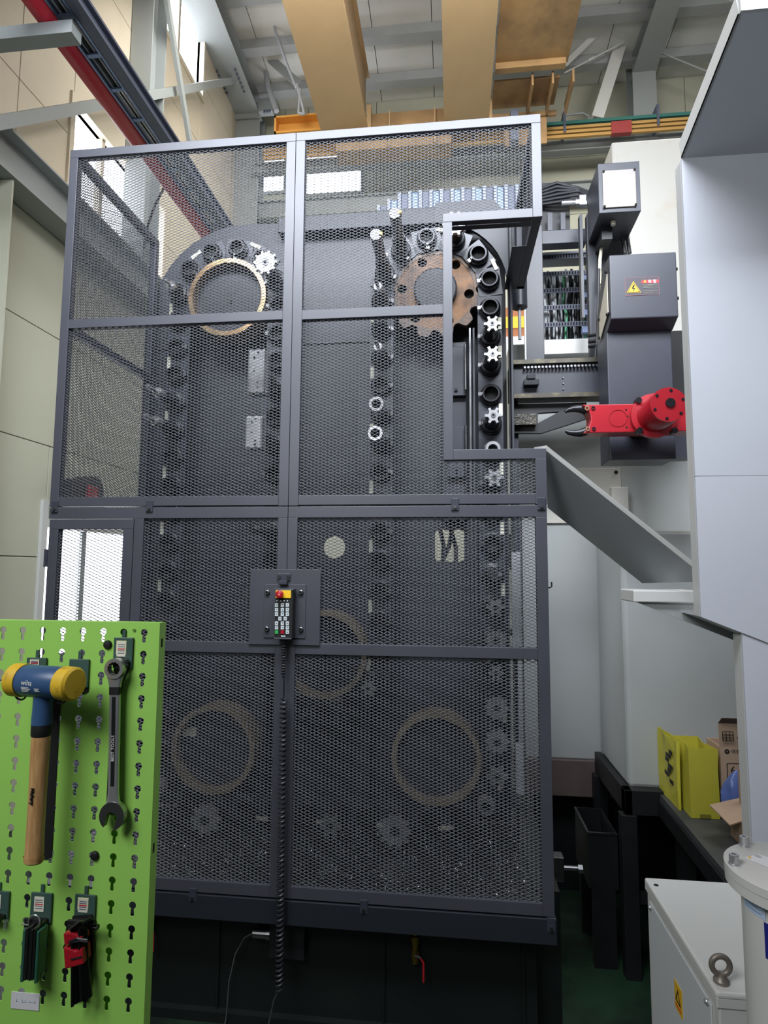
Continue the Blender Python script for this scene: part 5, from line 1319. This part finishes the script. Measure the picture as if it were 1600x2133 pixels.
part('fine_print', ln, WHITEI, hm, kind='stuff')
hp_ = PY(68, 1660, hy-.016)
ang = math.atan2(-ax.x, -ax.z)
part('handle_text', text_mb('Hickory', .0085, Matrix.Translation((hp_.x-.003, hy-.0142, hp_.z)) @ Matrix.Rotation(ang, 4, 'Y') @ Matrix.Rotation(PI/2, 4, 'X') @ Matrix.Rotation(-PI/2, 4, 'Z'), .0015), INK, hm)
# black backing strap behind handle (the silhouette liner of the board)
def liner(name, pts, label, depth=.0012):
    P3 = [PY(x, y, BY-.001) for x, y in pts]
    return solo(name, MB().prism([(p.x, p.z) for p in P3], BY-.0016, BY-.0004), RUBBER, label, 'tool outline')
liner('tool_outline', [(86, 1388), (182, 1390), (186, 1402), (184, 1440), (176, 1445), (128, 1445), (124, 1500), (108, 1786), (100, 1790), (84, 1790), (84, 1450)], 'black cutout outline behind the hammer')
liner('tool_outline', [(240, 1375), (270, 1378), (270, 1392), (256, 1420), (253, 1440), (247, 1668), (262, 1690), (262, 1700), (224, 1695), (222, 1668), (232, 1430)], 'black cutout outline behind the wrench')

# wrench ---------------------------------------------------------------------
wy = BY-.016
rc = PY(241, 1392, wy); oc = PY(236, 1695, wy)
wr = thing('combination_wrench', 'chrome combination wrench hanging in the board with ring end up', 'wrench', (oc.x, wy, oc.z-.02))
wx = (oc-rc); wx.y = 0; WL = wx.length; wx.normalize(); wq = Vector((-wx.z, 0, wx.x)); wq = -wq if wq.x < 0 else wq
def W(d, s): p = rc + wx*d + wq*s; return (p.x, p.z)
ro, ri = .0183, .0128
hole12 = []
for k in range(24):
    a = TAU*k/24; rr = ri if k % 2 else ri*.88; hole12.append(W(rr*math.cos(a), rr*math.sin(a)))
part('ring_end', flat('t', [[W(ro*math.cos(TAU*k/40), ro*math.sin(TAU*k/40)) for k in range(40)], hole12], wy-.007, wy+.007), CHROME, wr, bevel=.001)
def taper(frs, n=16, sq=.5):
    m_ = MB()
    for (d, a, b) in frs:
        for k in range(n):
            c_, s_ = math.cos(TAU*k/n), math.sin(TAU*k/n)
            x = math.copysign(abs(c_)**sq, c_)*a; y = math.copysign(abs(s_)**sq, s_)*b
            p = rc + wx*d + wq*x; m_.v.append(Vector((p.x, wy+y, p.z)))
    for i in range(len(frs)-1): m_.f += [(i*n+k, i*n+(k+1) % n, (i+1)*n+(k+1) % n, (i+1)*n+k) for k in range(n)]
    m_.f += [tuple(range(n-1, -1, -1)), tuple(range((len(frs)-1)*n, len(frs)*n))]
    return m_
dS = lambda py: (PY(236, py, wy).z - rc.z)/wx.z
part('ring_neck', taper([(.0145, .0155, .0055), (.024, .0125, .0050), (.034, .0108, .0048), (dS(1430), .0102, .0046)]), CHROME, wr, smooth=True)
part('shank', taper([(dS(1428), .0102, .0046), (dS(1500), .0100, .0046), (dS(1580), .0098, .0046), (dS(1650), .0098, .0046), (dS(1668), .0115, .0046), (dS(1678), .016, .005), (dS(1686), .019, .0055)]), CHROME, wr, smooth=True)
part('black_band', taper([(dS(1430), .0108, .0052), (dS(1446), .0108, .0052)]), RUBBER, wr)
gr_ = part('groove', MB().prism([W(dS(1450), -.0035), W(dS(1450), .0035), W(dS(1636), .0035), W(dS(1636), -.0035)], wy-.0050, wy-.0044), mat('groove_dark', (66, 70, 70), .35, .8), wr)
wa = math.atan2(-wx.x, -wx.z)
p = rc + wx*dS(1557)
part('stamped_text', text_mb('BEST TOOLS', .0082, Matrix.Translation((p.x, wy-.0052, p.z)) @ Matrix.Rotation(wa, 4, 'Y') @ Matrix.Rotation(PI/2, 4, 'X') @ Matrix.Rotation(PI/2, 4, 'Z'), .0002), WHITEI, gr_)
# open end: C shape
d0 = dS(1698); Ro = .0235; th = .42
jaw = []
for k in range(29):
    a = PI*.5+.30 - .0 + (TAU-2*0)*0; 
oe = []
rot = -.26
for k in range(31):
    a = th + (TAU-2*th)*k/30; oe.append((d0 + Ro*math.cos(a)*1.05, Ro*math.sin(a)))
g = .0098
oe = oe + [(d0 + .020, -g), (d0 - .002, -g), (d0 - .006, -g*.5), (d0 - .006, g*.5), (d0 - .002, g), (d0 + .020, g)]
oe2 = []
for (d, s) in oe:
    dd, ss = d-d0, s
    oe2.append(W(d0 + dd*math.cos(rot) - ss*math.sin(rot), dd*math.sin(rot) + ss*math.cos(rot)))
part('open_jaw', flat('t', [oe2], wy-.006, wy+.006), mat('satin_steel', (168, 170, 168), .32, 1.0), wr, bevel=.0012)

# green folding hex keys ------------------------------------------------------
gk = PY(76, 1960, BY-.02)
l, r, b_, t_ = rect(54, 1926, 86, 2040, BY-.025)
hx = thing('folding_hex_set', 'green folding hex key set hanging on a wire ring', 'hex key set', ((l+r)/2, BY-.02, b_))
for x in (l-.001, r-.004): part('side_scale', MB().box(x, x+.006, BY-.036, BY-.012, b_, t_-.004), mat('case_green', (44, 92, 76), .4), hx, bevel=.002)
for k in range(5): part('folded_key', MB().box(l+.0055+.0040*k, l+.0088+.0040*k, BY-.038-.001*(k % 2), BY-.014, b_+.006, t_+.002*(k % 3)), DULL, hx, bevel=.0008)
part('pivot', MB().cyl((l-.002, BY-.022, b_+.008), (r+.003, BY-.022, b_+.008), .004, 10), DULL, hx)
part('wire_ring', MB().tube([((l+r)/2 + .011*math.cos(a), BY-.028, t_+.006+.012*math.sin(a)) for a in np.linspace(-.3, PI+.5, 14)] + [(l-.010, BY-.028, t_+.001)], .0012, 6), CHROME, hx, smooth=True)
liner('tool_outline', [(92, 1920), (100, 1922), (92, 2030), (86, 2034), (84, 1922)], 'black cutout outline behind the folding hex keys')
# red hex key holder -----------------------------------------------------------
rk = thing('hex_key_holder', 'red plastic holder full of black hex keys', 'hex key set', (PY(168, 2000, BY-.02).x, BY-.02, PY(160, 2095, BY-.02).z))
P2 = lambda x, y, Y=BY-.02: PY(x, y, Y)
rp = [(142, 1934), (152, 1938), (158, 1934), (178, 1941), (182, 1962), (183, 1998), (146, 2009), (143, 1962)]
part('holder_upper', MB().prism([(P2(x, y).x, P2(x, y).z) for x, y in ((142, 1935), (158, 1933), (180, 1942), (181, 1955), (164, 1953), (144, 1960))], BY-.034, BY-.010), RED, rk, bevel=.002)
part('holder_lower', MB().prism([(P2(x, y).x, P2(x, y).z) for x, y in ((142, 1963), (160, 1968), (166, 1972), (182, 1964), (184, 1998), (145, 2009))], BY-.034, BY-.010), RED, rk, bevel=.002)
part('maker_strip', MB().bar(P2(147, 1999, BY-.035), P2(170, 1993, BY-.035), .0006, .0028), INK, rk)
part('small_keys', MB().tube([P2(144, 1962, BY-.036), P2(160, 1955, BY-.037), P2(182, 1958, BY-.034)], .002, 6).tube([P2(148, 1963, BY-.036), P2(166, 1960, BY-.038), P2(183, 1962, BY-.034)], .0022, 6), HOLDER, rk, kind='stuff')
HK = mat('hex_black', (20, 20, 22), .35, .3)
for k, (xb, yb, xt) in enumerate(((151, 2096, 150), (158, 2090, 156), (165, 2086, 162), (172, 2083, 167), (179, 2085, 173), (187, 2076, 177))):
    Yk = BY-.030+.004*(k % 3)
    yk = 1928-3*k; arm = (166+8*k, 1922+3*k) if k < 3 else (192+6*(k-3), 1912+10*(k-3))
    part('hex_key', MB().tube([P2(xb, yb, Yk), P2(xt+1, 1990, Yk), P2(xt, 1935, Yk), P2(xt+6, 1924, Yk-.002), P2(*arm, Yk-.006)], .0029+.0004*k, 6), HK, rk)
part('loose_key', MB().tube([P2(144, 1936, BY-.036), P2(168, 1918, BY-.038)], .0018, 6), DULL, rk)
part('holder_back', MB().prism([(P2(x, y, BY-.006).x, P2(x, y, BY-.006).z) for x, y in ((152, 1908), (192, 1905), (196, 1972), (182, 2080), (152, 2080))], BY-.008, BY-.003), RUBBER, rk)

# ================================================================== white drum and box at lower right
DY = 1.22
dz = PY(1640, 1812, DY).z; dx = .619; DR = .118
dr = thing('filter_drum', 'white round filter drum with bolted lid at the lower right corner', 'drum', (dx, DY, 1.0))
part('lid', MB().lathe([(DR, dz-.016), (DR, dz-.002), (DR-.003, dz), (.001, dz)], 64, Matrix.Translation((dx, DY, 0))), OFFW, dr, smooth=True)
part('lid_flange', MB().lathe([(DR-.016, dz-.038), (DR-.003, dz-.036), (DR-.001, dz-.034), (DR-.001, dz-.0175), (DR-.006, dz-.0165)], 64, Matrix.Translation((dx, DY, 0))), OFFW, dr, smooth=True)
BR = .092
part('body', MB().lathe([(BR, 1.0), (BR, dz-.034)], 64, Matrix.Translation((dx, DY, 0))), OFFW, dr, smooth=True)
part('stand', MB().lathe([(BR+.02, .0), (BR+.02, .06), (BR-.02, .08), (BR-.02, 1.0)], 48, Matrix.Translation((dx, DY, 0))), OFFW, dr, smooth=True)
for px, py in ((1551, 1762), (1530, 1800)):
    q = PZ(px, py, dz)
    b = part('lid_bolt', MB().lathe([(.0105, 0), (.0105, .002), (.0085, .0025), (.0085, .017), (.0075, .018), (.0045, .018), (.0042, .010), (.0005, .010)], 20, Matrix.Translation((q.x, q.y, dz)), caps=False), STEEL, dr, smooth=True)
for k in range(0):
    a = 2.4+1.6*k; 
    if k: part('lid_bolt', MB().lathe([(.0105, 0), (.0105, .002), (.0085, .0025), (.0085, .017), (.0045, .018), (.0042, .010), (.0005, .010)], 20, Matrix.Translation((dx+.098*math.cos(a-1.2), DY+.098*math.sin(a-1.2), dz)), caps=False), STEEL, dr, smooth=True)
def on_drum(a0, a1, z0, z1, rr=BR+.0006, n=14, cut=0):
    m_ = MB()
    for k in range(n+1):
        a = a0+(a1-a0)*k/n; x, y = dx+rr*math.cos(a), DY+rr*math.sin(a)
        m_.v += [Vector((x, y, z0 + (cut if k == 0 else 0))), Vector((x, y, z1))]
    m_.f = [(2*k, 2*k+2, 2*k+3, 2*k+1) for k in range(n)]
    return m_
def thick(o): s_ = o.modifiers.new('t', 'SOLIDIFY'); s_.thickness = .0005; s_.offset = 1; return o
AL = PI-.38   # left silhouette as seen from the camera
zs1, zs0 = PY(1560, 1868, DY-.06).z, PY(1560, 1925, DY-.06).z
st = thick(part('blue_sticker', on_drum(AL+.34, AL+.90, zs0, zs1), mat('sticker_pale_blue', (186, 206, 232), .45), dr))
ln = MB()
for k in range(5):
    m_ = on_drum(AL+.40, AL+.82-.08*(k % 2), zs1-.008-.0075*k-.0018, zs1-.008-.0075*k, BR+.0016, 6); o_ = len(ln.v); ln.v += m_.v; ln.f += [tuple(i+o_ for i in f) for f in m_.f]
part('sticker_print', ln, INKBL, st, kind='stuff')
thick(part('orange_sticker', on_drum(AL+.16, AL+.30, zs1-.012, zs1+.004), mat('sticker_orange', (220, 110, 50), .5), dr))
zl1, zl0 = PY(1585, 1952, DY-.09).z, PY(1585, 2030, DY-.09).z
lg = thick(part('blue_logo', on_drum(AL+.86, AL+2.3, zl0, zl1, n=20), mat('logo_blue', (34, 40, 128), .4), dr))
o = on_drum(AL+1.14, AL+1.34, zl0+.012, zl1-.030, BR+.0014, 6, .004)
part('logo_stroke', o, WHITEI, lg)
q0 = PZ(1558, 1800, dz)
ls = part('lid_sticker', MB().slab([PZ(1549, 1786, dz+.0005), PZ(1582, 1780, dz+.0005), PZ(1640, 1800, dz+.0005), PZ(1608, 1810, dz+.0005)], (0, 0, .0004)), mat('sticker_white', (232, 232, 236), .4), dr)
part('sticker_triangle', MB().slab([PZ(1556, 1786, dz+.001), PZ(1564, 1783, dz+.001), PZ(1565, 1789, dz+.001)], (0, 0, .0002)), YEL, ls)
part('sticker_icon', MB().slab([PZ(1570, 1782, dz+.001), PZ(1580, 1781, dz+.001), PZ(1590, 1787, dz+.001), PZ(1581, 1787, dz+.001)], (0, 0, .0002)), CABLEG, ls)

# transformer box
tx0, tx1, ty0, ty1, tz = .581, .86, 1.50, 2.0, 1.472
tb_ = thing('transformer_box', 'white steel cabinet box with eye bolt and yellow warning sticker', 'electric box', (.72, 1.75, 0))
part('lid', MB().box(tx0-.006, tx1, ty0-.004, ty1, tz-.016, tz), OFFW, tb_, bevel=.006)
part('lid_skirt', MB().box(tx0-.005, tx1, ty0-.003, ty1, tz-.034, tz-.012), OFFW, tb_, bevel=.002)
part('body', MB().box(tx0, tx1-.005, ty0, ty1-.005, .05, tz-.03), OFFW, tb_, bevel=.004)
part('side_panel', MB().box(tx0-.004, tx0, ty0+.035, ty1-.035, .15, tz-.05), mat('panel_pale_grey', (206, 210, 214), .4), tb_, bevel=.002)
for y in (ty1-.05, ty0+.05): part('panel_screw', MB().sphere((tx0-.006, y, tz-.062 if y > 1.7 else tz-.055), .007, 10), STEEL, tb_, smooth=True)
part('front_panel', MB().box(tx0+.02, tx1-.02, ty0-.004, ty0, .1, tz-.10), OFFW, tb_, bevel=.002)
part('latch', MB().box(tx0+.055, tx0+.12, ty0-.03, ty0-.004, tz-.14, tz-.098), mat('latch_brown', (132, 126, 122), .4, .4), tb_, bevel=.003)
q = PX(1412, 2082, tx0-.005)
ws = part('warning_sticker', MB().box(tx0-.0052, tx0-.004, q.y-.030, q.y+.022, q.z-.030, q.z+.038), mat('sticker_amber', (226, 178, 36), .5), tb_)
def sideprism(poly, x0, x1): return prismX(poly, x0, x1)
part('triangle_mark', MB().add(*(lambda a: (a.v, a.f))(flatX([[(q.y-.022, q.z-.008), (q.y+.016, q.z-.008), (q.y-.003, q.z+.026)], [(q.y-.015, q.z-.004), (q.y+.009, q.z-.004), (q.y-.003, q.z+.018)]], tx0-.0058, tx0-.0052))), INK, ws)
part('text_bar', MB().box(tx0-.0058, tx0-.0052, q.y-.024, q.y+.016, q.z-.020, q.z-.016), INKR, ws)
e = PZ(1503, 2046, tz); 
eb_ = thing('eye_bolt', 'grey lifting eye bolt screwed into the white box lid', 'eye bolt', (e.x, e.y, tz))
EYEM = mat('eye_bolt_zinc', (128, 120, 112), .4, .35)
part('shoulder', MB().lathe([(.017, tz), (.017, tz+.006), (.010, tz+.014), (.009, tz+.02)], 20, Matrix.Translation((e.x, e.y, 0))), EYEM, eb_, smooth=True)
ringp = [(e.x + .0195*math.cos(a), e.y, tz+.036+.0195*math.sin(a)) for a in np.linspace(0, TAU, 33)]
part('ring', MB().tube(ringp, .0065, 12, caps=False), EYEM, eb_, smooth=True)
q = PZ(1367, 1844, tz)
part('lid_slot', MB().cyl((q.x, q.y, tz), (q.x, q.y, tz+.0008), .007, 10), HOLE, tb_)
